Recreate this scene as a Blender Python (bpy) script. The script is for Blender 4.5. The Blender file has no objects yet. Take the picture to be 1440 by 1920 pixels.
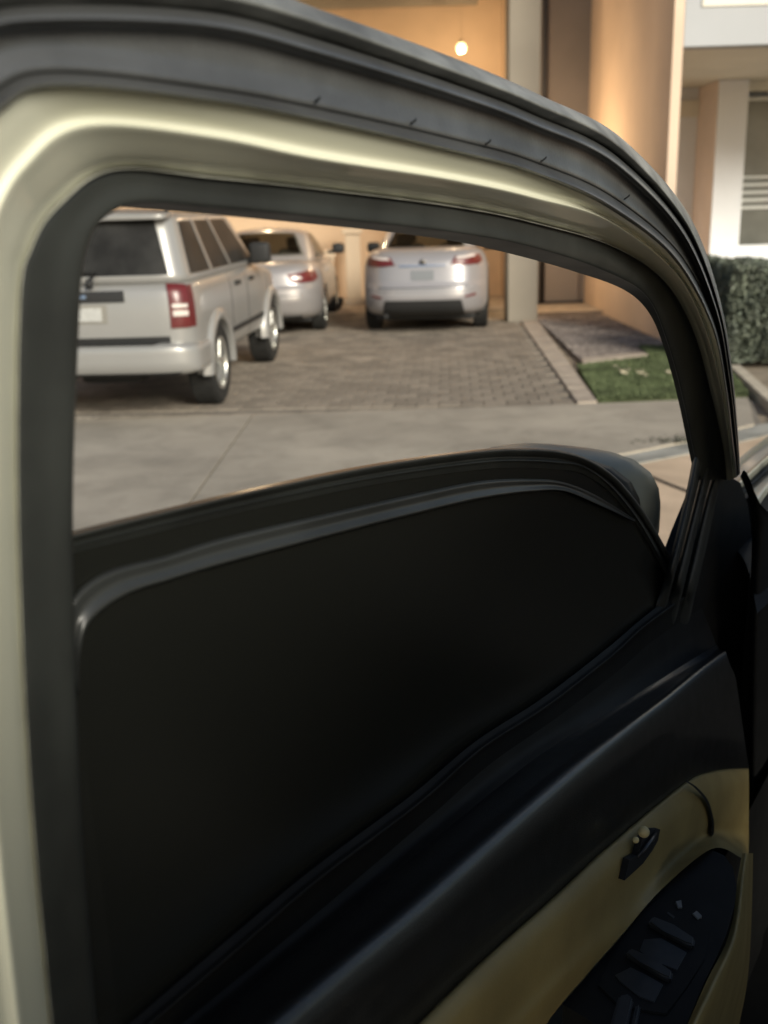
import bpy, bmesh, math, random
from mathutils import Vector, Matrix
random.seed(7)
R = math.radians
sc = bpy.context.scene
COL = sc.collection

# ------------------------------------------------------------------ camera
F = 1900.0; PITCH = R(16.6); ROLL = R(1.8); CAM = Vector((0, 0, 1.68))
fw = Vector((0, math.cos(PITCH), -math.sin(PITCH)))
u0 = Vector((0, math.sin(PITCH), math.cos(PITCH))); r0 = Vector((1, 0, 0))
cr = r0*math.cos(ROLL) - u0*math.sin(ROLL)
cu = u0*math.cos(ROLL) + r0*math.sin(ROLL)
cam = bpy.data.cameras.new('camera'); cam_o = bpy.data.objects.new('camera', cam); COL.objects.link(cam_o)
m = Matrix((cr, cu, -fw)).transposed().to_4x4(); m.translation = CAM
cam_o.matrix_world = m
cam.sensor_fit = 'VERTICAL'; cam.sensor_height = 36; cam.sensor_width = 27; cam.lens = 36*F/1920
cam.clip_start = 0.01; cam.clip_end = 500
cam.dof.use_dof = True; cam.dof.focus_distance = 0.85; cam.dof.aperture_fstop = 8.5
sc.camera = cam_o

# ------------------------------------------------------------------ light
w = bpy.data.worlds.new("World"); sc.world = w; w.use_nodes = True
nt = w.node_tree; bg = nt.nodes['Background']
sky = nt.nodes.new('ShaderNodeTexSky'); sky.sky_type = 'NISHITA'; sky.sun_disc = False
SUN_EL, SUN_AZ = R(24), R(152)
sky.sun_elevation = SUN_EL; sky.sun_rotation = SUN_AZ; sky.dust_density = 1.5; sky.ozone_density = 1.0
nt.links.new(sky.outputs[0], bg.inputs[0]); bg.inputs[1].default_value = 0.085
sl = bpy.data.lights.new('sun', 'SUN'); sl.energy = 3.6; sl.angle = R(22); sl.color = (1, .95, .82)
so = bpy.data.objects.new('sun', sl); COL.objects.link(so)
sd = Vector((math.sin(SUN_AZ)*math.cos(SUN_EL), math.cos(SUN_AZ)*math.cos(SUN_EL), math.sin(SUN_EL)))
so.rotation_euler = sd.to_track_quat('Z', 'Y').to_euler()
sc.view_settings.view_transform = 'Standard'; sc.view_settings.look = 'None'
sc.view_settings.exposure = 0.42; sc.view_settings.gamma = 1; sc.view_settings.use_curve_mapping = False

# ------------------------------------------------------------------ helpers
def ray(px, py):
    return fw + cr*((px-720)/F) + cu*((960-py)/F)
def gz(px, py, z=0.0):
    d = ray(px, py); return CAM + d*((z-CAM.z)/d.z)
def aty(px, py, y):
    d = ray(px, py); return CAM + d*(y/d.y)

def tag(o, label=None, cat=None, group=None, kind=None):
    if label: o['label'] = label
    if cat: o['category'] = cat
    if group: o['group'] = group
    if kind: o['kind'] = kind
    return o
def empty(name, loc=(0, 0, 0), rz=0):
    o = bpy.data.objects.new(name, None); COL.objects.link(o); o.location = loc; o.rotation_euler = (0, 0, rz)
    o.empty_display_size = .1
    return o
def link(name, me, mats, parent=None, smooth=False):
    for mt in (mats if isinstance(mats, (list, tuple)) else [mats]):
        me.materials.append(mt)
    o = bpy.data.objects.new(name, me); COL.objects.link(o)
    if parent: o.parent = parent
    if smooth:
        for p in me.polygons: p.use_smooth = True
    return o
def mesh(name, vs, fs, mats, parent=None, smooth=False):
    me = bpy.data.meshes.new(name); me.from_pydata([tuple(v) for v in vs], [], fs); me.update()
    return link(name, me, mats, parent, smooth)
def bmobj(name, bm, mats, parent=None, smooth=False):
    bmesh.ops.recalc_face_normals(bm, faces=bm.faces)
    me = bpy.data.meshes.new(name); bm.to_mesh(me); bm.free()
    return link(name, me, mats, parent, smooth)
def bbox(bm, x0, x1, y0, y1, z0, z1, bev=0, seg=2, mat=None):
    r = bmesh.ops.create_cube(bm, size=1)
    vs = r['verts']
    for v in vs:
        v.co = Vector(((x0+x1)/2+v.co.x*(x1-x0), (y0+y1)/2+v.co.y*(y1-y0), (z0+z1)/2+v.co.z*(z1-z0)))
        if mat: v.co = mat @ v.co
    if bev:
        es = list({e for v in vs for e in v.link_edges})
        bmesh.ops.bevel(bm, geom=es, offset=bev, segments=seg, affect='EDGES', profile=.5)
def box(name, x0, x1, y0, y1, z0, z1, mt, parent=None, bev=0.0, seg=2):
    bm = bmesh.new(); bbox(bm, x0, x1, y0, y1, z0, z1, bev, seg)
    return bmobj(name, bm, mt, parent, smooth=False)
def prism(name, pts, z0, z1, mt, parent=None, bev=0):
    n = len(pts)
    vs = [(p[0], p[1], z0) for p in pts]+[(p[0], p[1], z1) for p in pts]
    fs = [list(range(n))[::-1], list(range(n, 2*n))]+[[i, (i+1) % n, n+(i+1) % n, n+i] for i in range(n)]
    bm = bmesh.new()
    bv = [bm.verts.new(v) for v in vs]
    for f in fs: bm.faces.new([bv[i] for i in f])
    if bev:
        bmesh.ops.bevel(bm, geom=bm.edges[:], offset=bev, segments=2, affect='EDGES')
    return bmobj(name, bm, mt, parent)
def tube(bm, pts, r, seg=10, cap=True):
    pts = [Vector(p) for p in pts]; rings = []
    for i, p in enumerate(pts):
        t = (pts[min(i+1, len(pts)-1)]-pts[max(i-1, 0)]).normalized()
        a = t.orthogonal().normalized() if i == 0 else (a - t*a.dot(t)).normalized()
        b = t.cross(a); rr = r[i] if isinstance(r, (list, tuple)) else r
        rings.append([bm.verts.new(p+(a*math.cos(2*math.pi*k/seg)+b*math.sin(2*math.pi*k/seg))*rr) for k in range(seg)])
    for i in range(len(rings)-1):
        for k in range(seg):
            bm.faces.new([rings[i][k], rings[i][(k+1) % seg], rings[i+1][(k+1) % seg], rings[i+1][k]])
    if cap:
        bm.faces.new(rings[0][::-1]); bm.faces.new(rings[-1])
def lathe(bm, prof, axis='Y', seg=32, c=(0, 0, 0), closed=False):
    c = Vector(c); rings = []
    for (rr, h) in prof:
        ring = []
        for k in range(seg):
            a = 2*math.pi*k/seg
            if axis == 'Y': v = Vector((rr*math.cos(a), h, rr*math.sin(a)))
            elif axis == 'Z': v = Vector((rr*math.cos(a), rr*math.sin(a), h))
            ring.append(bm.verts.new(c+v))
        rings.append(ring)
    n = len(rings)
    for i in range(n if closed else n-1):
        j = (i+1) % n
        for k in range(seg):
            bm.faces.new([rings[i][k], rings[i][(k+1) % seg], rings[j][(k+1) % seg], rings[j][k]])
    if not closed:
        bm.faces.new(rings[0][::-1]); bm.faces.new(rings[-1])

# ------------------------------------------------------------------ materials
MATS = {}
def mat(name, col, rough=.5, metal=0, spec=.5, coat=0, var=.0, vscale=3, bump=0, bscale=40, rvar=0, emit=None, trans=0, vcol=None, isl=0, detail=4, bdist=.01, stain=0):
    if name in MATS: return MATS[name]
    mt = bpy.data.materials.new(name); mt.use_nodes = True; MATS[name] = mt
    n = mt.node_tree.nodes; l = mt.node_tree.links; b = n['Principled BSDF']
    b.inputs['Base Color'].default_value = (*col, 1); b.inputs['Roughness'].default_value = rough
    b.inputs['Metallic'].default_value = metal; b.inputs['Specular IOR Level'].default_value = spec
    b.inputs['Coat Weight'].default_value = coat; b.inputs['Coat Roughness'].default_value = .06
    b.inputs['Transmission Weight'].default_value = trans
    if emit:
        b.inputs['Emission Color'].default_value = (*emit[0], 1); b.inputs['Emission Strength'].default_value = emit[1]
    tc = n.new('ShaderNodeTexCoord')
    if var or rvar:
        nz = n.new('ShaderNodeTexNoise'); nz.inputs['Scale'].default_value = vscale; nz.inputs['Detail'].default_value = detail
        l.new(tc.outputs['Object'], nz.inputs['Vector'])
        if var:
            mx = n.new('ShaderNodeMix'); mx.data_type = 'RGBA'
            c2 = vcol or tuple(max(0, c*(1-var)) for c in col); c1 = col if vcol else tuple(min(1, c*(1+var)) for c in col)
            mx.inputs['A'].default_value = (*c1, 1); mx.inputs['B'].default_value = (*c2, 1)
            mr = n.new('ShaderNodeMapRange'); mr.inputs[1].default_value = .35; mr.inputs[2].default_value = .65
            l.new(nz.outputs['Fac'], mr.inputs[0]); l.new(mr.outputs[0], mx.inputs['Factor'])
            out = mx.outputs['Result']
            if isl:
                gi = n.new('ShaderNodeNewGeometry'); oi = n.new('ShaderNodeObjectInfo'); ad = n.new('ShaderNodeMath'); ad.operation = 'ADD'
                l.new(gi.outputs['Random Per Island'], ad.inputs[0]); l.new(oi.outputs['Random'], ad.inputs[1])
                fr = n.new('ShaderNodeMath'); fr.operation = 'FRACT'; l.new(ad.outputs[0], fr.inputs[0])
                m2 = n.new('ShaderNodeMapRange'); m2.inputs[3].default_value = 1-isl; m2.inputs[4].default_value = 1+isl
                l.new(fr.outputs[0], m2.inputs[0])
                vm = n.new('ShaderNodeVectorMath'); vm.operation = 'SCALE'
                l.new(out, vm.inputs[0]); l.new(m2.outputs[0], vm.inputs['Scale']); out = vm.outputs[0]
            if stain:
                ns = n.new('ShaderNodeTexNoise'); ns.inputs['Scale'].default_value = 2.6; ns.inputs['Detail'].default_value = 9; ns.inputs['Roughness'].default_value = .68; ns.inputs['Distortion'].default_value = .6
                l.new(tc.outputs['Object'], ns.inputs['Vector'])
                ms = n.new('ShaderNodeMapRange'); ms.inputs[1].default_value = .36; ms.inputs[2].default_value = .56; ms.inputs[3].default_value = 1-stain; ms.inputs[4].default_value = 1.04
                l.new(ns.outputs['Fac'], ms.inputs[0]); vs_ = n.new('ShaderNodeVectorMath'); vs_.operation = 'SCALE'
                l.new(out, vs_.inputs[0]); l.new(ms.outputs[0], vs_.inputs['Scale']); out = vs_.outputs[0]
            l.new(out, b.inputs['Base Color'])
        if rvar:
            m3 = n.new('ShaderNodeMapRange'); m3.inputs[3].default_value = max(0, rough-rvar); m3.inputs[4].default_value = min(1, rough+rvar)
            l.new(nz.outputs['Fac'], m3.inputs[0]); l.new(m3.outputs[0], b.inputs['Roughness'])
    if bump:
        n2 = n.new('ShaderNodeTexNoise'); n2.inputs['Scale'].default_value = bscale; n2.inputs['Detail'].default_value = 6
        l.new(tc.outputs['Object'], n2.inputs['Vector'])
        bp = n.new('ShaderNodeBump'); bp.inputs['Strength'].default_value = bump; bp.inputs['Distance'].default_value = bdist
        l.new(n2.outputs['Fac'], bp.inputs['Height']); l.new(bp.outputs[0], b.inputs['Normal'])
    return mt

M_cream = mat('cream_paint', (.67, .665, .53), .46, .06, .5, .5, .03, 2.0, .02, 600, .05, bdist=.001)
M_seal = mat('weatherstrip_rubber', (.055, .056, .055), .36, 0, .9, 0, .3, 18, .35, 500, .16, bdist=.0008)
M_rub = mat('window_rubber', (.022, .024, .022), .5, 0, .4, 0, .25, 20, .15, 900, .1, bdist=.0005)
M_pad = mat('padded_black_vinyl', (.008, .0082, .0085), .32, 0, 1.0, .25, .3, 60, .5, 900, .08, bdist=.0008)
M_panel = mat('black_plastic', (.007, .007, .0068), .6, 0, .2, 0, .2, 30, .2, 1200, .05, bdist=.0004)
M_beige = mat('beige_trim', (.29, .22, .085), .5, 0, .4, 0, .12, 14, .2, 500, .08, bdist=.0008)
M_switch = mat('switch_plastic', (.022, .022, .022), .35, 0, .5, 0, .2, 80)
M_swhi = mat('switch_marking', (.16, .16, .155), .4, 0, .5)
M_brass = mat('knob_cream', (.55, .46, .22), .45)
M_chrome = mat('chrome', (.6, .6, .6), .15, 1)
M_band = mat('reflection_grey', (.03, .032, .031), .34, 0, .5, 0, .25, 9, .1, 700, .06, bdist=.0004)

def glass_mat(name, tint, rough=.03, k=.4):
    mt = bpy.data.materials.new(name); mt.use_nodes = True; n = mt.node_tree.nodes; l = mt.node_tree.links
    n.remove(n['Principled BSDF'])
    t = n.new('ShaderNodeBsdfTransparent'); t.inputs[0].default_value = (*tint, 1)
    g = n.new('ShaderNodeBsdfGlossy'); g.inputs['Roughness'].default_value = rough
    f = n.new('ShaderNodeFresnel'); f.inputs[0].default_value = 1.5
    mx = n.new('ShaderNodeMixShader')
    d = n.new('ShaderNodeBsdfDiffuse'); d.inputs[0].default_value = (.02, .021, .018, 1)
    m0 = n.new('ShaderNodeMixShader'); m0.inputs[0].default_value = k
    l.new(t.outputs[0], m0.inputs[1]); l.new(d.outputs[0], m0.inputs[2])
    l.new(f.outputs[0], mx.inputs[0]); l.new(m0.outputs[0], mx.inputs[1]); l.new(g.outputs[0], mx.inputs[2])
    l.new(mx.outputs[0], n['Material Output'].inputs[0]); return mt
M_tint = glass_mat('dark_tinted_glass', (.02, .021, .02), .25, .6)
M_carglass = glass_mat('car_glass', (.72, .72, .66), .05, 0)
M_jglass = mat('privacy_glass', (.024, .024, .023), .35, 0, .1, 0, .3, 4)
M_jpaint = mat('silver_beige_paint', (.285, .281, .268), .36, .25, .5, .5, .03, 2)
M_spaint = mat('silver_paint', (.29, .28, .285), .34, .3, .5, .6, .03, 2)
M_s2paint = mat('pale_silver_paint', (.28, .265, .26), .32, .3, .5, .6, .03, 2)
M_black = mat('dark_plastic', (.02, .02, .02), .6, 0, .3)
M_tyre = mat('tyre_rubber', (.018, .018, .017), .8, 0, .3, 0, .2, 30, .4, 120)
M_rim = mat('alloy_rim', (.5, .5, .47), .35, .8)
M_red = mat('red_lens', (.10, .012, .012), .35, 0, .5, .2, .15, 30)
M_white = mat('clear_lens', (.55, .5, .46), .2, 0, .5, .5)
M_plate = mat('licence_plate', (.38, .38, .36), .5, 0, .5, 0, .1, 20)
M_conc = mat('concrete', (.318, .283, .232), .9, 0, .2, 0, .15, .8, .35, 30, detail=8, stain=.16)
M_road = mat('road_tan', (.50, .38, .27), .9, 0, .2, 0, .15, 2, .3, 40, detail=8)
M_gut = mat('gutter_concrete', (.25, .245, .22), .9, 0, .2, 0, .35, 3.5, .3, 30, detail=8)
M_paver = mat('clay_paver', (.228, .196, .158), .85, 0, .25, 0, .16, 3, .4, 60, isl=.17, detail=6, stain=.2)
M_joint = mat('joint_sand', (.185, .165, .14), .95, 0, .1, 0, .2, 20)
M_strip = mat('kerb_concrete', (.36, .305, .25), .9, 0, .2, 0, .15, 5, .3, 40)
M_soil = mat('bare_ground', (.27, .225, .17), .95, 0, .1, 0, .3, 2.2, .6, 25, detail=8)
M_gravel = mat('gravel', (.20, .17, .15), .9, 0, .2, 0, .3, 3, .3, 60, isl=.4)
M_gsoil = mat('gravel_bed', (.15, .125, .108), .95, 0, .1, 0, .35, 9, .8, 60, detail=8)
M_grass = mat('grass_blade', (.10, .125, .058), .7, 0, .3, 0, .3, 3, isl=.35)
M_gturf = mat('turf_soil', (.07, .08, .04), .95, 0, .1, 0, .3, 8, .5, 60)
M_peach = mat('peach_wall', (.64, .49, .37), .85, 0, .2, 0, .05, 1.2, .2, 60)
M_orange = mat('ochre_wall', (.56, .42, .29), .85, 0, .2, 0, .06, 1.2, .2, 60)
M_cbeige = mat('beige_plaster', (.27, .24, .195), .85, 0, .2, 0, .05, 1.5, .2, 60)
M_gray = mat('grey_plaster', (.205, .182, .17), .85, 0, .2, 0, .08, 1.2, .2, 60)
M_wwall = mat('white_plaster', (.74, .76, .79), .85, 0, .2, 0, .03, 1.2, .15, 60)
M_soff = mat('soffit_cream', (.70, .67, .58), .85, 0, .2, 0, .03, 1.5)
M_pink = mat('plaster_warm_glow', (.80, .68, .60), .85, 0, .2, 0, .04, 1.5)
M_wglass = mat('window_glass', (.10, .105, .095), .25, 0, .5, 0, .2, 2)
M_wframe = mat('window_frame', (.62, .63, .60), .5)
M_leaf = mat('hedge_leaf', (.10, .115, .085), .6, 0, .4, 0, .35, 4, isl=.45)
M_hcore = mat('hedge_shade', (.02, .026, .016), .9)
M_bulb = mat('lamp_glass', (.9, .8, .5), .3, emit=((1, .80, .36), 3.2))
M_iron = mat('dark_iron', (.03, .03, .035), .6)
M_dleaf = mat('dry_leaf', (.55, .48, .34), .8, 0, .2, 0, .2, 40)
M_headl = mat('headliner', (.22, .2, .16), .9)
M_leather = mat('seat_leather', (.05, .045, .035), .5)

# ------------------------------------------------------------------ setting
HZ = 300
mesh('ground', [(-HZ, -HZ, -.06), (HZ, -HZ, -.06), (HZ, HZ, -.06), (-HZ, HZ, -.06)], [[0, 1, 2, 3]], M_soil)['kind'] = 'structure'
prism('road', [(-60, -60), (60, -60), (60, 16), (13, 12.2), (3.0, 7.60), (2.24, 7.05), (1.76, 6.78), (1.2, 6.50), (-60, 2)], -.30, -.03, M_road)['kind'] = 'structure'
prism('gutter', [(1.2, 6.35), (1.78, 6.70), (2.27, 6.98), (3.04, 7.52), (13, 12.1), (13, 12.5), (2.97, 7.78), (2.2, 7.24), (1.72, 6.95), (1.2, 6.75)], -.28, -.018, M_gut)['kind'] = 'structure'
pv = prism('pavement', [(-9, 3.0), (1.3, 3.0), (1.15, 6.6), (1.76, 6.86), (2.22, 7.14), (2.94, 7.66), (3.25, 8.75), (-9, 8.75)], -.2, -.02, M_joint)
tag(pv, kind='structure')
P_ = [(-1.13, 8.86), (-1.28, 3.0)]
def slab(pts): prism('concrete_slab', pts, -.2, 0, M_conc, pv, .004)
slab([(-9, 3.0), (-1.262, 3.0), (-1.124, 8.745), (-9, 8.73)])
slab([(-1.25, 3.0), (1.28, 3.0), (1.14, 6.62), (1.74, 6.92), (2.20, 7.2), (2.90, 7.72), (3.24, 8.82), (1.92, 8.76), (1.62, 8.75), (-1.112, 8.745)])
# joint crack in the road, drawn as a thin half-sunk dark tube
bm = bmesh.new()
tube(bm, [(1.735, 6.34, -.03), (1.79, 6.15, -.028), (1.87, 5.93, -.028), (2.1, 5.3, -.028)], .012, 6)
o = bmobj('joint_crack', bm, M_black); tag(o, 'thin dark joint crack on the tan road beyond the door mirror', 'crack')

# driveway of laid pavers
DH = R(3.9); ex = Vector((math.cos(DH), -math.sin(DH), 0)); ey = Vector((math.sin(DH), math.cos(DH), 0)); DO = Vector((1.70, 8.60, 0))
def dq(a, b, z=0): p = DO+ex*a+ey*b; return (p.x, p.y, z)
dv = prism('driveway', [dq(-9, .1), (1.71, 8.765), dq(0, 0.1), dq(0, 12.5), dq(-9, 12.5)][0:1]+[dq(0, .1), dq(0, 12.5), dq(-9, 12.5)], -.25, -.016, M_joint)
tag(dv, kind='structure')
pw, pl = .20, .20
bm = bmesh.new(); bbox(bm, -pw/2+.003, pw/2-.003, -pl/2+.003, pl/2-.003, -.04, 0, .004, 1)
bmesh.ops.recalc_face_normals(bm, faces=bm.faces)
pme = bpy.data.meshes.new('paver'); bm.to_mesh(pme); bm.free(); pme.materials.append(M_paver)
cells = []
for j in range(0, 58):
    b = .22+pl/2+j*pl
    for i in range(0, 44):
        a = -(i+.5)*pw-(pw/2 if j % 2 else 0)+ (0 if j % 2 == 0 else 0)
        if j % 2 and i == 43: continue
        p = Vector(dq(a, b))
        if p.x < -1.6-(p.y-8.6)*.02 and p.y > 9.4+0*p.x and p.x < -3.6: vis = 0
        else: vis = 1
        px = (p.x/p.y)
        vis = vis and -.26 < px < .3
        cells.append((0 if vis else 1, p.y, p.x, a, b))
cells.sort()
stuffb = bmesh.new()
for k, (nv, y, x, a, b) in enumerate(cells):
    p = Vector(dq(a, b, random.uniform(-.003, .002)))
    tilt = (random.uniform(-.008, .008), random.uniform(-.008, .008), -DH+random.uniform(-.01, .01))
    if k < 298:
        o = bpy.data.objects.new('paver', pme); COL.objects.link(o); o.parent = dv; o.location = p; o.rotation_euler = tilt
    else:
        mt = Matrix.Translation(p) @ Matrix.Rotation(tilt[2], 4, 'Z') @ Matrix.Rotation(tilt[0], 4, 'X')
        r = bmesh.ops.create_cube(stuffb, size=1)
        for v in r['verts']:
            v.co = mt @ Vector((v.co.x*(pw-.006), v.co.y*(pl-.006), v.co.z*.04-.02))
o = bmobj('pavers', stuffb, M_paver, dv); o['kind'] = 'stuff'
# header course at the street end of the driveway
for i in range(44):
    o = prism('header_paver', [(-7.1+i*.2+.004, 8.76), (-7.1+i*.2+.196, 8.76), (-7.1+i*.2+.196+.012, 8.84), (-7.1+i*.2+.004+.012, 8.84)], -.1, -.001, M_paver, dv) if -2.6 < -7.1+i*.2 < 1.62 else None

# kerb strip right of the driveway, in blocks
ks = prism('kerb_strip', [(1.735, 8.78), (1.90, 8.80), (2.42, 15.6), (2.17, 15.55)], -.2, -.012, M_joint); ks['kind'] = 'structure'
for i in range(9):
    t0, t1 = i/9+.002, (i+1)/9-.002
    L0 = Vector((1.725, 8.77)); L1 = Vector((2.16, 15.5)); R0_ = Vector((1.905, 8.79)); R1_ = Vector((2.43, 15.6))
    prism('kerb_block', [L0.lerp(L1, t0), R0_.lerp(R1_, t0), R0_.lerp(R1_, t1), L0.lerp(L1, t1)], -.2, .012, M_strip, ks, .004)

# gravel bed, grass, edging
gb = prism('gravel_bed', [(2.25, 11.0), (3.1, 11.3), (3.57, 12.2), (3.57, 17.9), (2.50, 17.9), (2.50, 15.7)], -.2, -.012, M_gsoil); gb['kind'] = 'structure'
def inpoly(x, y, P):
    c = False; j = len(P)-1
    for i in range(len(P)):
        if (P[i][1] > y) != (P[j][1] > y) and x < (P[j][0]-P[i][0])*(y-P[i][1])/(P[j][1]-P[i][1])+P[i][0]: c = not c
        j = i
    return c
def scatter(n, poly, fn):
    xs = [p[0] for p in poly]; ys = [p[1] for p in poly]; k = 0
    while k < n:
        x, y = random.uniform(min(xs), max(xs)), random.uniform(min(ys), max(ys))
        if inpoly(x, y, poly): fn(x, y); k += 1
def stones(name, n, poly, z, r0_, r1_, mt):
    vs, fs = [], []
    def f(x, y):
        r = random.uniform(r0_, r1_); b = len(vs); a0 = random.random()*6
        for k in range(5):
            rr = r*random.uniform(.7, 1.1); vs.append((x+rr*math.cos(a0+k*1.257), y+rr*math.sin(a0+k*1.257), z))
        vs.append((x+r*random.uniform(-.3, .3), y+r*random.uniform(-.3, .3), z+r*.9))
        for k in range(5): fs.append((b+k, b+(k+1) % 5, b+5))
    scatter(n, poly, f)
    o = mesh(name, vs, fs, mt); o['kind'] = 'stuff'; return o
tag(stones('gravel', 9000, [(2.28, 11.3), (3.05, 11.55), (3.2, 12.3), (3.55, 12.3), (3.55, 16.3), (2.50, 16.3), (2.45, 15.6)], -.014, .012, .028, M_gravel), 'brown gravel spread between the driveway kerb and the side wall', 'gravel')
tag(stones('roadside_gravel', 3000, [(3.0, 7.7), (3.35, 8.5), (4.5, 9.0), (6, 9.6), (6, 9.2)], -.05, .01, .03, M_gravel), 'loose stones on bare ground beside the kerb edging', 'gravel')
GP = [(2.13, 10.88), (1.93, 8.84), (3.28, 8.93), (3.56, 10.35), (3.56, 12.1), (3.14, 12.3), (3.05, 11.35), (2.35, 11.0)]
prism('lawn', GP, -.2, .0, M_gturf)['kind'] = 'structure'
vs, fs = [], []
def blade(x, y):
    h = random.uniform(.015, .045); a = random.random()*6.28; wd = .004; b = len(vs)
    dx, dy = math.cos(a)*wd, math.sin(a)*wd; lx, ly = random.uniform(-.015, .015), random.uniform(-.015, .015)
    vs.extend([(x-dx, y-dy, 0), (x+dx, y+dy, 0), (x+lx+dx*.4, y+ly+dy*.4, h), (x+lx*1.6, y+ly*1.6, h*.9)]); fs.append((b, b+1, b+2, b+3))
scatter(26000, GP, blade)
tag(mesh('grass', vs, fs, M_grass), 'short green grass filling the small lawn patch by the driveway', 'grass', kind='stuff')
prism('edging_strip', [(2.20, 10.96), (2.36, 11.07), (3.03, 11.42), (3.03, 11.62), (2.26, 11.32)], -.2, .03, M_strip, None, .005)['kind'] = 'structure'
prism('lawn_edging', [(3.22, 8.2), (3.34, 8.16), (3.72, 10.4), (3.60, 10.42)], -.2, .04, mat('edging_cement', (.42, .37, .29), .9, var=.15, vscale=6), None, .008)['kind'] = 'structure'
# fallen leaves on the lawn
vs, fs = [], []
for (px, py, n, s) in ((1168, 706, 16, .03), (1192, 703, 9, .035), (1208, 709, 8, .03), (1253, 706, 8, .025), (1180, 697, 5, .05)):
    c = gz(px, py)
    for k in range(n):
        x, y = c.x+random.gauss(0, s), c.y+random.gauss(0, s*2); a = random.random()*6.28; r = random.uniform(.015, .03); b = len(vs)
        for q in range(4):
            rr = r*(1 if q % 2 == 0 else .45); vs.append((x+rr*math.cos(a+q*1.57), y+rr*math.sin(a+q*1.57), .04+random.uniform(0, .02)))
        fs.append((b, b+1, b+2, b+3))
tag(mesh('fallen_leaves', vs, fs, M_dleaf), 'pale dry leaves lying in the grass patch', 'leaves', kind='stuff')
vs, fs = [], []
for k in range(110):
    x, y = random.gauss(2.12, .13), random.gauss(7.22, .07); a = random.random()*6.28; r = random.uniform(.008, .028); b = len(vs)
    for q in range(4):
        rr = r*(1 if q % 2 == 0 else .4); vs.append((x+rr*math.cos(a+q*1.57), y+rr*math.sin(a+q*1.57), .004+random.uniform(0, .012)))
    fs.append((b, b+1, b+2, b+3))
tag(mesh('gutter_litter', vs, fs, mat('dark_litter', (.08, .08, .055), .9)), 'dark leaf litter gathered along the gutter beyond the mirror', 'litter', kind='stuff')

# ------------------------------------------------------------------ carport house
YB = 20.2; ZC = 5.28
hs = empty('carport_house', (0, 16, 0))
tag(hs, 'ochre house with an open carport, square column and high ceiling behind the parked cars', 'house')
def hpart(name, x0, x1, y0, y1, z0, z1, mt, bev=.0):
    return box(name, x0, x1, y0-16, y1-16, z0, z1, mt, hs, bev)
hpart('back_wall', -7, 2.45, YB, YB+.25, -.05, 8, M_orange)
hpart('left_wall', -7.3, -7.003, 13, YB+.25, -.05, 8, M_orange)
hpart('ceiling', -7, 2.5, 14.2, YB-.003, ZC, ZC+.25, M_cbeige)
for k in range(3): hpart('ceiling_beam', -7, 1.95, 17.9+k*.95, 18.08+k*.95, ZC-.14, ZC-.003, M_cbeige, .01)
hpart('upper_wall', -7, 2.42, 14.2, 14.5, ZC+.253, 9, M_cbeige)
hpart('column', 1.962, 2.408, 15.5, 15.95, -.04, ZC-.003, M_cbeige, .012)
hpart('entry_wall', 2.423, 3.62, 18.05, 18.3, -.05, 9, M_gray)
hpart('partition', 2.423, 2.55, 18.303, YB+.25, -.05, 8, M_orange)
hpart('side_wall', 3.62, 3.74, 13.14, 19, -.05, 9, M_peach)
hpart('carport_floor', -7, 2.4, 17.6, YB, -.05, .004, M_strip)
hpart('entry_floor', 2.423, 3.617, 16.5, 18.047, -.05, .02, M_strip)
hpart('metal_door', 2.86, 3.5, 18.0, 18.047, .03, 2.15, mat('grey_door', (.25, .225, .21), .6), .004)
hpart('door_threshold', 2.80, 3.60, 17.96, 18.047, .022, .06, M_iron)
# curved bracket right of the beam, three-dimensional arch piece
bm = bmesh.new(); pts = []
x0 = 2.423
prof = [(x0, ZC-.45)]+[(x0+.02+.45*(1-math.cos(t*math.pi/2)), ZC-.45+.9*math.sin(t*math.pi/2)) for t in [i/8 for i in range(9)]]+[(x0, ZC+.5)]
f0 = [bm.verts.new((p[0], 15.5-16, p[1])) for p in prof]; f1 = [bm.verts.new((p[0], 15.95-16, p[1])) for p in prof]
bm.faces.new(f0); bm.faces.new(f1[::-1])
for i in range(len(prof)): bm.faces.new([f0[i], f0[(i+1) % len(prof)], f1[(i+1) % len(prof)], f1[i]])
bmobj('bracket', bm, M_cbeige, hs)
bm = bmesh.new(); tube(bm, [(2.86, 17.95-16, .06), (2.86, 17.95-16, 8)], .045, 10); bmobj('drainpipe', bm, M_iron, hs, True)
# wall bushes / stains are left to the plaster; two recessed ceiling spots
for (x, y) in ((1.25, 18.5), (1.78, 18.8), (-.6, 18.6)):
    bm = bmesh.new(); lathe(bm, [(.001, ZC-.03), (.05, ZC-.03), (.07, ZC-.001)], 'Z', 16, (x, y-16, 0)); bmobj('ceiling_spot', bm, M_iron, hs)
def pendant(x, y, z, label, e):
    t = empty('pendant_lamp', (x, y, z)); tag(t, label, 'lamp', 'round lamps hanging in the carport')
    bm = bmesh.new(); bmesh.ops.create_uvsphere(bm, u_segments=20, v_segments=12, radius=.085); bmobj('globe', bm, M_bulb, t, True)
    bm = bmesh.new(); tube(bm, [(0, 0, .08), (0, 0, .14)], .03, 10); tube(bm, [(0, 0, .13), (0, 0, ZC-z)], .003, 6); bmobj('rod', bm, mat('lamp_rod', (.4, .3, .2), .5), t)
    l = bpy.data.lights.new('lamp_light', 'POINT'); l.energy = e; l.color = (1, .73, .44); l.shadow_soft_size = .09
    lo = bpy.data.objects.new('lamp_light', l); COL.objects.link(lo); lo.parent = t; lo.location = (0, 0, -.17)
p = aty(865, 90, 18.7)
pendant(p.x, 18.7, p.z, 'glowing round lamp above the right silver sedan in the carport', 58)
pendant(-2.0, 18.7, p.z, 'glowing round lamp above the left silver sedan in the carport', 58)
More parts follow.
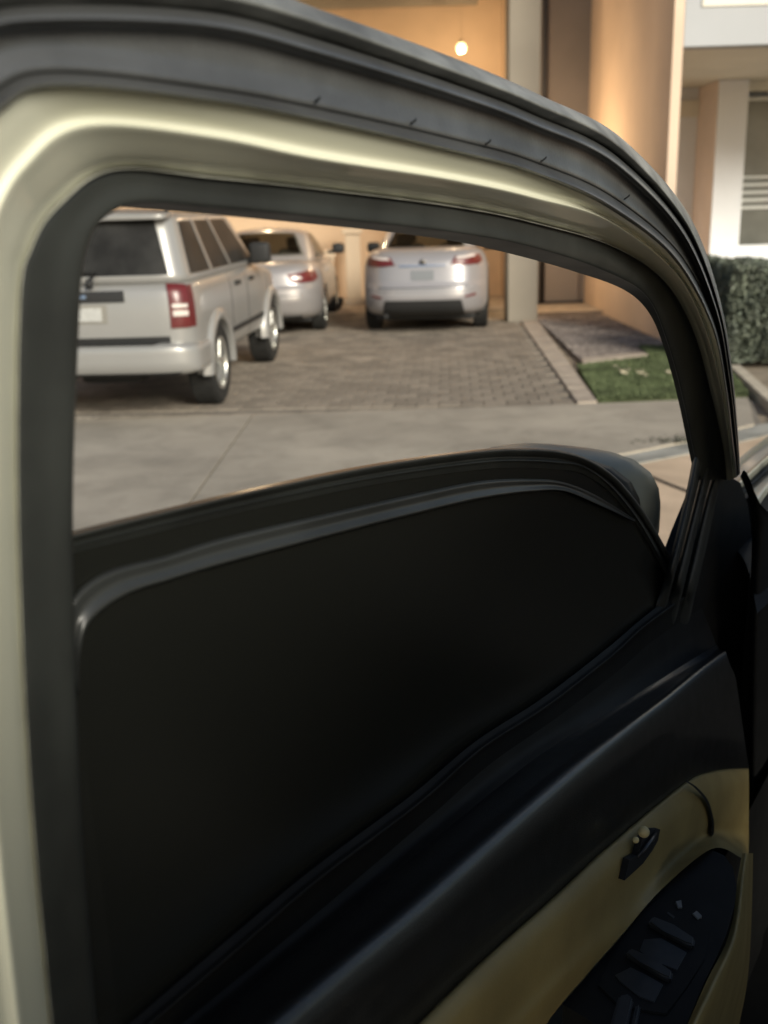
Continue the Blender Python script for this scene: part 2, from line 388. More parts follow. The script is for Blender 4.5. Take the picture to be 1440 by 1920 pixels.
# wall lantern on the rear face of the column
t = empty('wall_lantern', (2.2, 16.0, 2.35)); tag(t, 'small warm wall lantern fixed behind the square column', 'lamp')
bm = bmesh.new(); bbox(bm, -.05, .05, 0, .03, -.08, .08, .005); bbox(bm, -.015, .015, .03, .1, .05, .07); bmobj('bracket', bm, M_iron, t)
bm = bmesh.new(); bbox(bm, -.04, .04, .06, .14, -.08, .05, .01); bmobj('lantern_glass', bm, M_bulb, t)
l = bpy.data.lights.new('lantern_light', 'POINT'); l.energy = 110; l.color = (1, .73, .44); l.shadow_soft_size = .05
lo = bpy.data.objects.new('lantern_light', l); COL.objects.link(lo); lo.parent = t; lo.location = (0.05, .28, 0)
# pale ornamental pedestals against the back wall
def pedestal(x, y, h, r, label):
    ms_ = mat('pedestal_stone', (.46, .37, .27), .8)
    t = empty('pedestal', (x, y, 0))
    bm = bmesh.new(); bbox(bm, -r*.72, r*.72, -r*.72, r*.72, .12, h*.9, .012); bmobj('shaft', bm, ms_, t)
    bm = bmesh.new(); bbox(bm, -r, r, -r, r, 0, .12, .01); bmobj('plinth', bm, ms_, t)
    bm = bmesh.new(); bbox(bm, -r*.95, r*.95, -r*.95, r*.95, h*.9, h*.97, .01); bbox(bm, -r*.6, r*.6, -r*.6, r*.6, h*.972, h*1.04, .02); bmobj('cap', bm, ms_, t)
    tag(t, label, 'pedestal')
pedestal(-.42, 19.2, 1.42, .19, 'tall pale square pedestal against the back wall between the two sedans')
pedestal(-.86, 19.0, .98, .13, 'shorter pale pedestal close to the right side of the left sedan')
bm = bmesh.new(); lathe(bm, [(.06, 0), (.11, .1), (.13, .2), (.10, .21), (.09, .19)], 'Z', 16)
o = bmobj('flower_pot', bm, M_black, None, True); o.location = (-.72, 18.3, .005); tag(o, 'small dark pot on the carport floor between the sedans', 'pot')

# ------------------------------------------------------------------ neighbouring white house
nb = empty('white_house', (5, 16, 0)); tag(nb, 'white two-storey house with a projecting slab, pilaster and dark window behind the hedge', 'house')
def npart(name, x0, x1, y0, y1, z0, z1, mt, bev=.0, parent=None):
    return box(name, x0-5, x1-5, y0-16, y1-16, z0, z1, mt, parent or nb, bev)
YF = 16.7
zs = aty(1300, 88, 13.16).z
xl = 3.745
npart('balcony_slab', xl, 12, 13.403, 18.5, zs, zs+.12, M_soff, .01)
npart('balcony_wall', xl, 12, 13.15, 13.4, zs, zs+3.2, mat('white_plaster_dimmed', (.40, .41, .42), .85, 0, .2, 0, .03, 1.2), .01)  # same white paint as below, colour greyed against the strong light on it
npart('upper_band', aty(1318, 12, 13.1).x, 12, 13.13, 13.147, aty(1318, 12, 13.1).z, zs+1.6, M_soff, .01)
xp0 = aty(1340, 300, YF).x; xp1 = aty(1396, 300, YF).x
npart('pilaster_glow_sheet', xp0-.003, xp0, YF+.02, YF+1.0, -.05, zs-.003, M_pink)  # thin sheet with the warm lamp glow put into its peach colour
npart('pilaster', xp0, xp1, YF, YF+1.0, -.05, zs-.003, M_wwall, .01)
npart('recess_wall', 3.745, 12, YF+1.003, YF+1.25, -.05, zs-.003, M_wwall)
npart('recess_trim', 3.745, xp0-.006, YF+.93, YF+1.0, zs-.45, zs-.2, M_soff)
npart('front_wall', xp1+.003, 12, YF+.35, YF+.6, -.05, .95, M_wwall)
npart('window_head', xp1+.003, 12, YF+.35, YF+.6, aty(1400, 172, YF+.4).z, zs-.004, M_soff)
zt = aty(1400, 190, YF+.4).z; zb_ = aty(1400, 510, YF+.4).z; zm1 = aty(1400, 333, YF+.4).z; zm0 = aty(1400, 390, YF+.4).z
wf = npart('window', xp1+.004, xp1+.06, YF+.33, YF+.42, zb_, zt+.05, M_wframe, .005)
def wpart(name, x0, x1, y0, y1, z0, z1, mt, bev=0): return npart(name, x0, x1, y0, y1, z0, z1, mt, bev, wf)
wpart('frame_top', xp1+.062, xp1+2.4, YF+.33, YF+.42, zt, zt+.05, M_wframe)
wpart('frame_bottom', xp1+.062, xp1+2.4, YF+.33, YF+.42, zb_, zb_+.06, M_wframe)
wpart('upper_pane', xp1+.062, xp1+2.4, YF+.385, YF+.395, zm1+.01, zt-.002, M_wglass)
wpart('lower_pane', xp1+.062, xp1+2.4, YF+.385, YF+.395, zb_+.062, zm0-.01, M_wglass)
for k in range(5):
    z = zm0+(zm1-zm0)*k/4
    wpart('slat', xp1+.062, xp1+2.4, YF+.34, YF+.40, z-.02, z+.02, M_wframe, .004)
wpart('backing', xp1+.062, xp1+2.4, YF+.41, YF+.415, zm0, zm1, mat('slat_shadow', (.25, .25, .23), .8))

# hedge
hc = gz(1400, 685)
he = empty('hedge', (5.6, 11.35, 0)); tag(he, 'clipped dark green hedge in front of the white house', 'hedge')
H0, H1, D0_, D1_, HH = -1.95, 6.5, -.72, .75, 1.02
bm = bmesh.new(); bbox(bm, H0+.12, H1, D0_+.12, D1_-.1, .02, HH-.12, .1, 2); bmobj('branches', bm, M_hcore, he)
vs, fs = [], []
for k in range(30000):
    f = random.random()
    x = random.uniform(H0, min(H1, H0+4.2)); y = random.uniform(D0_, D1_); z = random.uniform(0.02, HH)
    if f < .55: y = D0_+abs(random.gauss(0, .06))
    elif f < .8: z = HH-abs(random.gauss(0, .05))
    else: x = H0+abs(random.gauss(0, .06))
    s_ = .05*math.sin(x*5+z*4)+.05*math.sin(x*11-z*9)
    if f < .55: y -= s_
    elif f < .8: z += s_*.7
    r = random.uniform(.012, .026); n = Vector((random.gauss(0, 1), random.gauss(-.6, 1), random.gauss(.5, 1))).normalized(); a = n.orthogonal().normalized(); a.rotate(Matrix.Rotation(random.random()*6.28, 3, n)); b_ = n.cross(a); c = Vector((x, y, z)); q = len(vs)
    vs.extend([c-a*r*1.6, c+b_*r*.7, c+a*r*1.6, c-b_*r*.7]); fs.append((q, q+1, q+2, q+3))
o = mesh('leaves', vs, fs, M_leaf, he); o['kind'] = 'stuff'

# ------------------------------------------------------------------ parked vehicles
def smooth(a, b, x): t = max(0, min(1, (x-a)/(b-a))); return t*t*(3-2*t)
def interp(tab, x):
    if x <= tab[0][0]: return tab[0][1]
    for (x0, y0), (x1, y1) in zip(tab, tab[1:]):
        if x <= x1:
            t = (x-x0)/(x1-x0); t = t*t*(3-2*t)*.5+t*.5; return y0+(y1-y0)*t
    return tab[-1][1]
class Surf:
    """a rounded box (exponent n) warped by fn(xn, yn, zn) with xn, zn in 0..1 and yn in -1..1"""
    def __init__(s, n, fn): s.n = n; s.fn = fn
    def at(s, a, b, c):
        k = (abs(a)**s.n+abs(b)**s.n+abs(c)**s.n)**(1/s.n)
        return Vector(s.fn((a/k+1)/2, b/k, (c/k+1)/2))
    def face(s, f, u, v):
        return {'rear': (-1, u, v), 'front': (1, u, v), 'right': (u, -1, v), 'left': (u, 1, v), 'top': (u, v, 1), 'bottom': (u, v, -1)}[f]
    def pt(s, f, u, v, off=0):
        p = s.at(*s.face(f, u, v))
        if off:
            e = .01
            du = s.at(*s.face(f, u+e, v))-s.at(*s.face(f, u-e, v)); dv_ = s.at(*s.face(f, u, v+e))-s.at(*s.face(f, u, v-e))
            n = du.cross(dv_).normalized()
            if f in ('rear', 'left', 'bottom'): n = -n
            c = s.at(0.0001, 0, 0)
            if f in ('front', 'rear'): n = n if (n.x > 0) == (f == 'front') else -n
            if f in ('left', 'right'): n = n if (n.y > 0) == (f == 'left') else -n
            if f in ('top', 'bottom'): n = n if (n.z > 0) == (f == 'top') else -n
            p = p+n*off
        return p
def patch(name, S, f, corners, off, mt, parent, nu=10, nv=6, depth=.012, bow=0):
    """corners: four (u,v) going round; a panel with its own thickness lying proud of the body"""
    c = corners; vs, fs = [], []
    for j in range(nv+1):
        for i in range(nu+1):
            s, t = i/nu, j/nv
            u = (c[0][0]*(1-s)+c[1][0]*s)*(1-t)+(c[3][0]*(1-s)+c[2][0]*s)*t
            v = (c[0][1]*(1-s)+c[1][1]*s)*(1-t)+(c[3][1]*(1-s)+c[2][1]*s)*t
            e = 1-(abs(2*s-1)**8+abs(2*t-1)**8)*.0
            vs.append(S.pt(f, u, v, off+bow*(1-(2*s-1)**2)*(1-(2*t-1)**2)))
    W_ = nu+1
    for j in range(nv):
        for i in range(nu): fs.append((j*W_+i, j*W_+i+1, (j+1)*W_+i+1, (j+1)*W_+i))
    rim = [i for i in range(W_)]+[j*W_+nu for j in range(1, nv+1)]+[nv*W_+i for i in range(nu-1, -1, -1)]+[j*W_ for j in range(nv-1, 0, -1)]
    base = len(vs)
    for q in rim:
        j, i = divmod(q, W_); s, t = i/nu, j/nv
        u = (c[0][0]*(1-s)+c[1][0]*s)*(1-t)+(c[3][0]*(1-s)+c[2][0]*s)*t
        v = (c[0][1]*(1-s)+c[1][1]*s)*(1-t)+(c[3][1]*(1-s)+c[2][1]*s)*t
        vs.append(S.pt(f, u, v, off-depth))
    n = len(rim)
    for k in range(n): fs.append((rim[k], base+k, base+(k+1) % n, rim[(k+1) % n]))
    bm = bmesh.new(); bv = [bm.verts.new(v) for v in vs]
    for q in fs:
        try: bm.faces.new([bv[i] for i in q])
        except ValueError: pass
    o = bmobj(name, bm, mt, parent, True)
    o.data.set_sharp_from_angle(angle=R(35))
    return o
def shell(name, S, mt, parent, N=(60, 24, 24), holes=(), wheels=(), skip=()):
    bm = bmesh.new(); cache = {}
    def V(key):
        k = tuple(round(x, 6) for x in key)
        if k not in cache: cache[k] = bm.verts.new(S.at(*k))
        return cache[k]
    for f, (nu, nv) in {'rear': (N[1], N[2]), 'front': (N[1], N[2]), 'right': (N[0], N[2]), 'left': (N[0], N[2]), 'top': (N[0], N[1]), 'bottom': (N[0], N[1])}.items():
        if f in skip: continue
        for j in range(nv):
            for i in range(nu):
                q = [(-1+2*(i+a)/nu, -1+2*(j+b)/nv) for a, b in ((0, 0), (1, 0), (1, 1), (0, 1))]
                if any(hf == f and all(inpoly(u*.999, v*.999, poly) for u, v in q) for hf, poly in holes): continue
                try: bm.faces.new([V(S.face(f, u, v)) for u, v in q])
                except ValueError: pass
    if wheels:
        dele = []
        for (wx, wz, wr, ymin) in wheels:
            for fc in bm.faces:
                if all((Vector((v.co.x-wx, v.co.z-wz)).length < wr and abs(v.co.y) > ymin) for v in fc.verts): dele.append(fc)
        bmesh.ops.delete(bm, geom=list(set(dele)), context='FACES')
        for (wx, wz, wr, ymin) in wheels:
            for v in bm.verts:
                if abs(v.co.y) > ymin and v.co.z > .15:
                    d = Vector((v.co.x-wx, v.co.z-wz))
                    if d.length < wr and d.length > 1e-4 and v.co.z > S.at(0, -1, -1).z+.01:
                        d = d.normalized()*wr; v.co.x = wx+d.x; v.co.z = wz+d.y
    o = bmobj(name, bm, mt, parent, True); o.data.set_sharp_from_angle(angle=R(40)); return o
def wheel(parent, x, y, r, wd, side, spokes=5):
    bm = bmesh.new(); h = wd/2
    lathe(bm, [(r*.62, -h*.9), (r*.9, -h), (r*.975, -h*.86), (r, -h*.5), (r, h*.5), (r*.975, h*.86), (r*.9, h), (r*.62, h*.9)], 'Y', 40, (0, 0, 0), True)
    for k in range(40):   # tread blocks
        a = 2*math.pi*k/40
        mm = Matrix.Rotation(a, 4, 'Y')
        bbox(bm, -r*.05, r*.05, -h*.8, h*.8, r*.985, r*1.008, 0, 1, mm)
    t = bmobj('wheel', bm, M_tyre, parent, True); t.location = (x, y, r); t.data.set_sharp_from_angle(angle=R(35))
    bm = bmesh.new(); s = side
    lathe(bm, [(r*.64, s*h*.8), (r*.64, s*h*.92), (r*.58, s*h*.93), (r*.56, s*h*.35), (r*.1, s*h*.3)][::(1 if s > 0 else 1)], 'Y', 32)
    bmobj('rim_barrel', bm, mat('rim_dark', (.12, .12, .115), .5, .6), t, True)
    bm = bmesh.new()
    for k in range(spokes):
        mm = Matrix.Rotation(2*math.pi*k/spokes+.3, 4, 'Y')
        ys = sorted((s*h*.6, s*h*.86)); bbox(bm, -r*.085, r*.085, ys[0], ys[1], r*.1, r*.6, r*.03, 2, mm)
    ys = (s*h*.55, s*h*.9); lathe(bm, [(r*.17, ys[0]), (r*.17, ys[1]*.97), (r*.12, ys[1])], 'Y', 20)
    lathe(bm, [(r*.55, s*h*.8), (r*.645, s*h*.8), (r*.645, s*h*.95), (r*.57, s*h*.93)], 'Y', 32, (0, 0, 0), True)
    o = bmobj('rim', bm, M_rim, t, False)
    return t
def text_mesh(name, s, size, mt, parent, M4, ext=.002):
    cu_ = bpy.data.curves.new(name, 'FONT'); cu_.body = s; cu_.size = size; cu_.extrude = ext; cu_.align_x = 'CENTER'; cu_.align_y = 'CENTER'
    o = bpy.data.objects.new(name, cu_); COL.objects.link(o); o.parent = parent; cu_.materials.append(mt); o.matrix_local = M4; return o

# --- boxy SUV at the left -------------------------------------------------
def build_suv():
    t = empty('suv', (0, 0, 0))
    L, W_, zb = 4.35, 1.80, .42
    def body(xn, yn, zn):
        x = .06+xn*(L-.06)
        zt_ = interp([(0, 1.17), (3.1, 1.16), (3.35, 1.12), (4.2, 1.04), (4.35, .95)], x)
        z = zb+(zt_-zb)*zn
        hw = W_/2*(1-.05*max(0, (z-.85)/.35)**2-.03*max(0, (.62-z)/.2))*(1-.10*max(0, (xn-.8)/.2)**2-.02*max(0, (.06-xn)/.06)**2)
        x += -.03*math.sin(min(1, zn)*math.pi)*(1-xn)
        x += .035*(yn**2)*(1-xn)**8
        return x, yn*hw, z
    S = Surf(14, body); WR = .445; X1, X2 = .92, 3.62
    shell('body', S, M_jpaint, t, (110, 24, 26), wheels=[(X1, .37, WR, .55), (X2, .37, WR, .55)])
    H = 1.735
    def gh(xn, yn, zn):
        z = 1.12+(H-1.12)*zn
        xa = .08+.16*zn+.10*max(0, zn-.8); xb = 3.35-.92*zn
        x = xa+(xb-xa)*xn+.03*yn**2*(1-xn)**6
        hw = (W_/2*.955)*(1-.165*zn)
        return x, yn*hw, z-(.02*yn*yn)*zn
    G = Surf(12, gh)
    RW = [(-.80, -.62), (.80, -.62), (.78, .72), (-.78, .72)]
    SW = [[(-.86, -.66), (-.44, -.66), (-.50, .72), (-.83, .72)], [(-.375, -.66), (.07, -.66), (.03, .72), (-.43, .72)], [(.135, -.66), (.80, -.66), (.62, .72), (.10, .72)]]
    WS = [(-.9, -.8), (.9, -.8), (.88, .8), (-.88, .8)]
    shell('cabin', G, M_jpaint, t, (90, 40, 20), holes=[('right', q) for q in SW]+[('left', q) for q in SW]+[('rear', RW), ('front', WS)], skip=('bottom',))
    patch('rear_window', G, 'rear', [(-.84, -.68), (.84, -.68), (.80, .77), (-.80, .77)], .006, M_jglass, t, 16, 8)
    patch('windscreen', G, 'front', WS, .004, M_carglass, t, 14, 8)
    for sd_ in ('right', 'left'):
        for k, q in enumerate(SW):
            patch('side_window', G, sd_, [(q[0][0]-.012, q[0][1]-.04), (q[1][0]+.012, q[1][1]-.04), (q[2][0]+.012, q[2][1]+.03), (q[3][0]-.012, q[3][1]+.03)], .005, M_jglass, t, 10, 6)
        # bright pillars between the windows
        patch('pillar_trim', G, sd_, [(-.425, -.7), (-.385, -.7), (-.440, .8), (-.488, .8)], .012, M_jpaint, t, 3, 8)
        patch('pillar_trim', G, sd_, [(.085, -.7), (.122, -.7), (.088, .8), (.042, .8)], .012, M_jpaint, t, 3, 8)
        patch('rocker_moulding', S, sd_, [(-.33, -.55), (.40, -.55), (.40, -.43), (-.33, -.43)], .015, M_black, t, 14, 2)
        for u in (-.20, .12):
            patch('door_handle', S, sd_, [(u, .60), (u+.075, .60), (u+.075, .70), (u, .70)], .03, M_black, t, 4, 3, .03, .01)
        for u in (-.30, .055, .56):
            patch('door_seam', S, sd_, [(u, -.8), (u+.005, -.8), (u+.005, .96), (u, .96)], .002, M_black, t, 1, 12, .004)
        ys = -1 if sd_ == 'right' else 1
        # mirror
        bm = bmesh.new(); bbox(bm, 2.62, 2.78, ys*.98-.11, ys*.98+.11, 1.17, 1.39, .04, 3); bbox(bm, 2.66, 2.74, min(ys*.84, ys*.92), max(ys*.84, ys*.92), 1.17, 1.24, .01)
        bmobj('side_mirror', bm, M_black, t, True)
        # fender flares
        for (wx, a0, a1) in ((X1, -25, 205), (X2, -25, 205)):
            bm = bmesh.new(); rings = []
            for k in range(25):
                a = R(a0+(a1-a0)*k/24); c_, s_ = math.cos(a), math.sin(a)
                rr0, rr1 = .40, .515
                yb = W_/2*.97; yo = W_/2+.035
                ring = []
                for (rr, yy) in ((rr0, yb-.10), (rr0+.005, yo-.01), (rr0+.025, yo+.004), (rr1-.05, yo), (rr1-.01, yo-.025), (rr1, yb-.02)):
                    ring.append(bm.verts.new((wx-rr*c_*(1.06 if c_ < 0 else 1.0), ys*yy, max(.33, .37+rr*s_))))
                rings.append(ring)
            for r_a, r_b in zip(rings, rings[1:]):
                for q in range(5): bm.faces.new([r_a[q], r_a[q+1], r_b[q+1], r_b[q]])
            bm.faces.new(rings[0]); bm.faces.new(rings[-1])
            o = bmobj('wheel_flare', bm, M_jpaint, t, True); o.data.set_sharp_from_angle(angle=R(50))
        wheel(t, X1, ys*(W_/2-.115), .372, .245, ys); wheel(t, X2, ys*(W_/2-.115), .372, .245, ys)
        # tail lamp
        tl = patch('tail_lamp', S, 'rear', [(ys*.80, -.02), (ys*.985, -.02), (ys*.985, .92), (ys*.80, .92)], .018, M_red, t, 6, 12, .04, .006)
        patch('reverse_lens', S, 'rear', [(ys*.825, .24), (ys*.955, .24), (ys*.955, .36), (ys*.825, .36)], .030, M_white, tl, 4, 3, .015)
        patch('reverse_lens', S, 'rear', [(ys*.825, .42), (ys*.955, .42), (ys*.955, .50), (ys*.825, .50)], .030, M_white, tl, 4, 3, .015)
        u0_, u1_ = sorted((ys*.90, ys*1.0))
    for ys, sd_ in ((-1, 'right'), (1, 'left')):
        patch('lamp_side', S, sd_, [(-.998, -.02), (-.955, -.02), (-.955, .92), (-.998, .92)], .010, M_red, t, 4, 10, .02)
        bm = bmesh.new(); tube(bm, [(.35, ys*.66, H-.01), (.45, ys*.66, H+.035), (2.2, ys*.66, H+.045), (2.35, ys*.66, H)], .016, 8); bmobj('roof_rail', bm, M_black, t, True)
    # bumper
    def bum(xn, yn, zn):
        z = .40+.27*zn
        x = -.10+.9*xn
        x += .10*(abs(yn)**6)*(1-xn)+.035*max(0, (.35-zn)/.35)*(1-xn)
        hw = .935-.015*zn
        return x, yn*hw, z
    B_ = Surf(9, bum)
    bp = shell('rear_bumper', B_, M_jpaint, t, (24, 40, 10), wheels=[(X1, .37, .43, .0)])
    patch('step_pad', B_, 'top', [(-.97, -.66), (-.35, -.66), (-.35, .66), (-.97, .66)], .012, M_black, bp, 4, 20)
    patch('lower_valance', B_, 'rear', [(-.85, -1.25), (.85, -1.25), (.88, -.78), (-.88, -.78)], .003, M_black, bp, 20, 3)
    # tailgate fittings
    patch('tailgate_seam', S, 'rear', [(-.78, -.34), (.78, -.34), (.78, -.20), (-.78, -.20)], .004, M_black, t, 12, 1, .004)
    patch('tailgate_handle', S, 'rear', [(-.38, .58), (.48, .58), (.48, .80), (-.38, .80)], .022, M_black, t, 12, 4, .03, .004)
    patch('badge', S, 'rear', [(-.02, .66), (.10, .66), (.10, .73), (-.02, .73)], .032, M_chrome, t, 3, 2, .012)
    pr = patch('plate_recess', S, 'rear', [(-.20, .12), (.28, .12), (.28, .52), (-.20, .52)], .006, mat('recess_grey', (.2, .19, .165), .6), t, 6, 4, .01)
    patch('licence_plate', S, 'rear', [(-.15, .17), (.23, .17), (.23, .46), (-.15, .46)], .012, M_plate, t, 6, 4)
    bm = bmesh.new(); tube(bm, [(.055, -.05, 1.20), (.075, -.1, 1.24), (.11, .34, 1.29)], .012, 6); tube(bm, [(.04, -.05, 1.13), (.055, -.05, 1.2)], .03, 8); bmobj('rear_wiper', bm, M_black, t, True)
    def spo(xn, yn, zn): return (.13+.34*xn, yn*.70, 1.655+.085*zn*(.5+.5*xn)+.02*(1-yn*yn)*zn)
    shell('spoiler', Surf(8, spo), M_jpaint, t, (12, 20, 6))
    bm = bmesh.new(); bbox(bm, .19, .24, -.05, .05, 1.60, 1.665, .01); bmobj('brake_light_housing', bm, M_black, t)
    # underside: axle, exhaust, tank
    bm = bmesh.new(); tube(bm, [(X1, -.8, .37), (X1, .8, .37)], .055, 10); bmesh.ops.create_uvsphere(bm, u_segments=12, v_segments=8, radius=.15, matrix=Matrix.Translation((X1, .05, .36)))
    tube(bm, [(.5, .45, .36), (1.1, .45, .36)], .09, 10); bbox(bm, .25, .75, -.35, .2, .30, .5, .05); bbox(bm, 1.2, 3.3, -.5, .5, .30, .46, .04)
    bmobj('axle', bm, M_black, t)
    for yy in (-.37, .37):
        bm = bmesh.new(); bbox(bm, 1.55, 1.75, yy-.25, yy+.25, .9, 1.42, .08, 3); bmobj('seat', bm, M_leather, t)
    return t
suv = build_suv()
suv.location = (-1.58-.78*math.cos(R(4.4)), 9.42-.92, 0.0)
def place(t, rx, ry, lx, ly, head):
    """put local point (lx, ly) at world (rx, ry); local +x is the nose, heading measured right of +Y"""
    a = math.pi/2-head; t.rotation_euler = (0, 0, a)
    t.location = (rx-(lx*math.cos(a)-ly*math.sin(a)), ry-(lx*math.sin(a)+ly*math.cos(a)), .002)
place(suv, -1.455, 9.38, .92, -.90, R(4.6))
tag(suv, 'silver beige boxy SUV with black window trim parked at the left of the driveway', 'car')

# --- sedans ----------------------------------------------------------------
def build_sedan(kind):
    t = empty('sedan', (0, 0, 0)); A = kind == 'A'
    L, W_, H, zb = (4.60, 1.77, 1.50, .22) if A else (4.5, 1.76, 1.45, .20)
    deck = 1.17 if A else 1.04
    PA = M_spaint if A else M_s2paint
    def body(xn, yn, zn):
        zt_ = interp([(0, deck-.05), (.12, deck), (.7, deck-.01), (1.3, .96), (3.2, .98), (3.7, .93), (4.3, .78), (4.6, .66)], xn*L)
        z = zb+(zt_-zb)*zn
        hw = W_/2*(1-.10*max(0, (zn-.62)/.38)**2-.06*max(0, (.3-zn)/.3)**2)*(1-.20*max(0, (xn-.75)/.25)**2-.13*max(0, (.14-xn)/.14)**2)
        rr = interp([(.2, .10), (.35, .03), (.5, .0), (.66, .015), (.7, .06), (.9, .09), (1.1, .12), (1.2, .15)], z)
        x = rr*(1-xn)+xn*L-.12*max(0, (z-.5))*xn**6*2
        x += .13*(abs(yn)**3)*(1-xn)**6
        return x, yn*hw, z
    S = Surf(9, body); WR = .36; X1, X2 = .98, 3.66
    shell('body', S, PA, t, (110, 28, 24), wheels=[(X1, .32, WR, .5), (X2, .32, WR, .5)])
    def gh(xn, yn, zn):
        z = .94+(H-.94)*zn
        xa = .50+.78*zn if A else .62+.72*zn; xb = 3.62-1.25*zn
        x = xa+(xb-xa)*xn
        x += .10*yn*yn*(1-xn)**4-.1*yn*yn*xn**4
        hw = W_/2*.90*(1-.27*zn)
        return x, yn*hw, z-.05*yn*yn*zn*zn+.02*zn*math.sin(xn*math.pi)
    G = Surf(7, gh)
    RW = [(-.80, -.38), (.80, -.38), (.72, .80), (-.72, .80)]
    SW = [[(-.72, -.62), (-.02, -.62), (-.06, .74), (-.46, .74)], [(.04, -.62), (.78, -.62), (.50, .74), (.0, .74)]]
    WS = [(-.9, -.9), (.9, -.9), (.86, .82), (-.86, .82)]
    shell('cabin', G, PA, t, (90, 60, 30), holes=[('right', q) for q in SW]+[('left', q) for q in SW]+[('rear', RW), ('front', WS)], skip=('bottom',))
    patch('rear_window', G, 'rear', [(-.83, -.44), (.83, -.44), (.75, .84), (-.75, .84)], .004, M_carglass, t, 16, 10)
    patch('windscreen', G, 'front', WS, .004, M_carglass, t, 14, 8)
    for sd_, ys in (('right', -1), ('left', 1)):
        for q in SW: patch('side_window', G, sd_, [(q[0][0]-.015, q[0][1]-.04), (q[1][0]+.015, q[1][1]-.04), (q[2][0]+.015, q[2][1]+.04), (q[3][0]-.015, q[3][1]+.04)], .004, M_carglass, t, 10, 6)
        patch('door_seam', S, sd_, [(-.26, -.8), (-.255, -.8), (-.255, .97), (-.26, .97)], .002, M_black, t, 1, 10, .004)
        patch('door_handle', S, sd_, [(-.22, .62), (-.15, .62), (-.15, .70), (-.22, .70)], .02, PA, t, 4, 2, .02)
        bm = bmesh.new(); bbox(bm, 2.76, 2.90, ys*.98-.10, ys*.98+.10, 1.02, 1.18, .045, 3); bbox(bm, 2.80, 2.87, min(ys*.80, ys*.92), max(ys*.80, ys*.92), 1.02, 1.07, .01)
        bmobj('side_mirror', bm, M_black, t, True)
        wheel(t, X1, ys*(W_/2-.11), .325, .21, ys); wheel(t, X2, ys*(W_/2-.11), .325, .21, ys)
        if A:
            tl = patch('tail_lamp', S, 'rear', [(ys*.50, .60), (ys*.985, .52), (ys*.985, .82), (ys*.60, .80)], .014, M_red, t, 10, 5, .03, .01)
            patch('lens', S, 'rear', [(ys*.60, .72), (ys*.95, .74), (ys*.93, .80), (ys*.64, .785)], .028, M_white, tl, 6, 2, .02)
            patch('reflector', S, 'rear', [(ys*.74, -.38), (ys*.93, -.38), (ys*.93, -.31), (ys*.74, -.33)], .010, M_red, t, 4, 2)
            patch('lamp_side', S, sd_, [(-.995, .52), (-.90, .60), (-.93, .80), (-.995, .82)], .008, M_red, t, 5, 4)
        else:
            tl = patch('tail_lamp', S, 'rear', [(ys*.62, .38), (ys*.985, .30), (ys*.985, .70), (ys*.56, .66)], .014, M_red, t, 10, 5, .03, .01)
            patch('lens', S, 'rear', [(ys*.64, .48), (ys*.80, .46), (ys*.78, .56), (ys*.64, .56)], .028, M_white, tl, 4, 2, .02)
            patch('lamp_side', S, sd_, [(-.995, .30), (-.90, .42), (-.93, .68), (-.995, .70)], .008, M_red, t, 5, 4)
    patch('licence_plate', S, 'rear', [(-.20, .16), (.20, .16), (.20, .44), (-.20, .44)] if A else [(-.2, -.02), (.2, -.02), (.2, .24), (-.2, .24)], .012, mat('faded_plate', (.16, .17, .18), .5), t, 5, 3)
    if A:
        patch('chrome_strip', S, 'rear', [(-.42, .55), (.42, .55), (.42, .60), (-.42, .60)], .014, M_chrome, t, 10, 2)
        bm = bmesh.new(); c = S.pt('rear', 0, .66, .012); bmesh.ops.create_uvsphere(bm, u_segments=16, v_segments=8, radius=.045, matrix=Matrix.Translation(c) @ Matrix.Diagonal((.3, 1, 1, 1))); bmobj('badge', bm, mat('badge_dark', (.12, .11, .1), .3, .8), t, True)
        patch('lower_bumper', S, 'rear', [(-.78, -1.0), (.78, -1.0), (.68, -.44), (-.68, -.44)], .010, M_black, t, 14, 4)
    else:
        patch('lower_bumper', S, 'rear', [(-.82, -1.0), (.82, -1.0), (.80, -.80), (-.80, -.80)], .010, M_black, t, 14, 3)
    patch('boot_seam', S, 'rear', [(-.80, -.08), (.80, -.08), (.80, -.05), (-.80, -.05)], .002, M_black, t, 12, 1, .004)
    patch('bumper_crease', S, 'rear', [(-.9, -.16), (.9, -.16), (.9, -.12), (-.9, -.12)], .012, PA, t, 14, 2, .015)
    for yy in (-.38, .38):
        for x_ in (1.62, 2.45):
            bm = bmesh.new(); bbox(bm, x_, x_+.16, yy-.25, yy+.25, .5, 1.16, .07, 3); st = bmobj('seat', bm, M_leather, t)
            bm = bmesh.new(); bbox(bm, x_+.04, x_+.14, yy-.12, yy+.12, 1.17, 1.32, .04, 3); bmobj('headrest', bm, M_leather, st)
    bm = bmesh.new(); bbox(bm, .4, 4.2, -.7, .7, .17, .3, .03); tube(bm, [(.12, .52, .26), (.6, .52, .27)], .035, 10); bmobj('underbody', bm, M_black, t)
    return t
sA = build_sedan('A'); place(sA, 1.61, 14.98, .98, -.885, R(6.5))
tag(sA, 'silver sedan seen square from behind, parked under the hanging lamp beside the column', 'car')
sB = build_sedan('B'); place(sB, -.76, 15.3, .98, -.88, R(1.5))
tag(sB, 'pale silver sedan parked in the carport, half hidden behind the SUV', 'car')

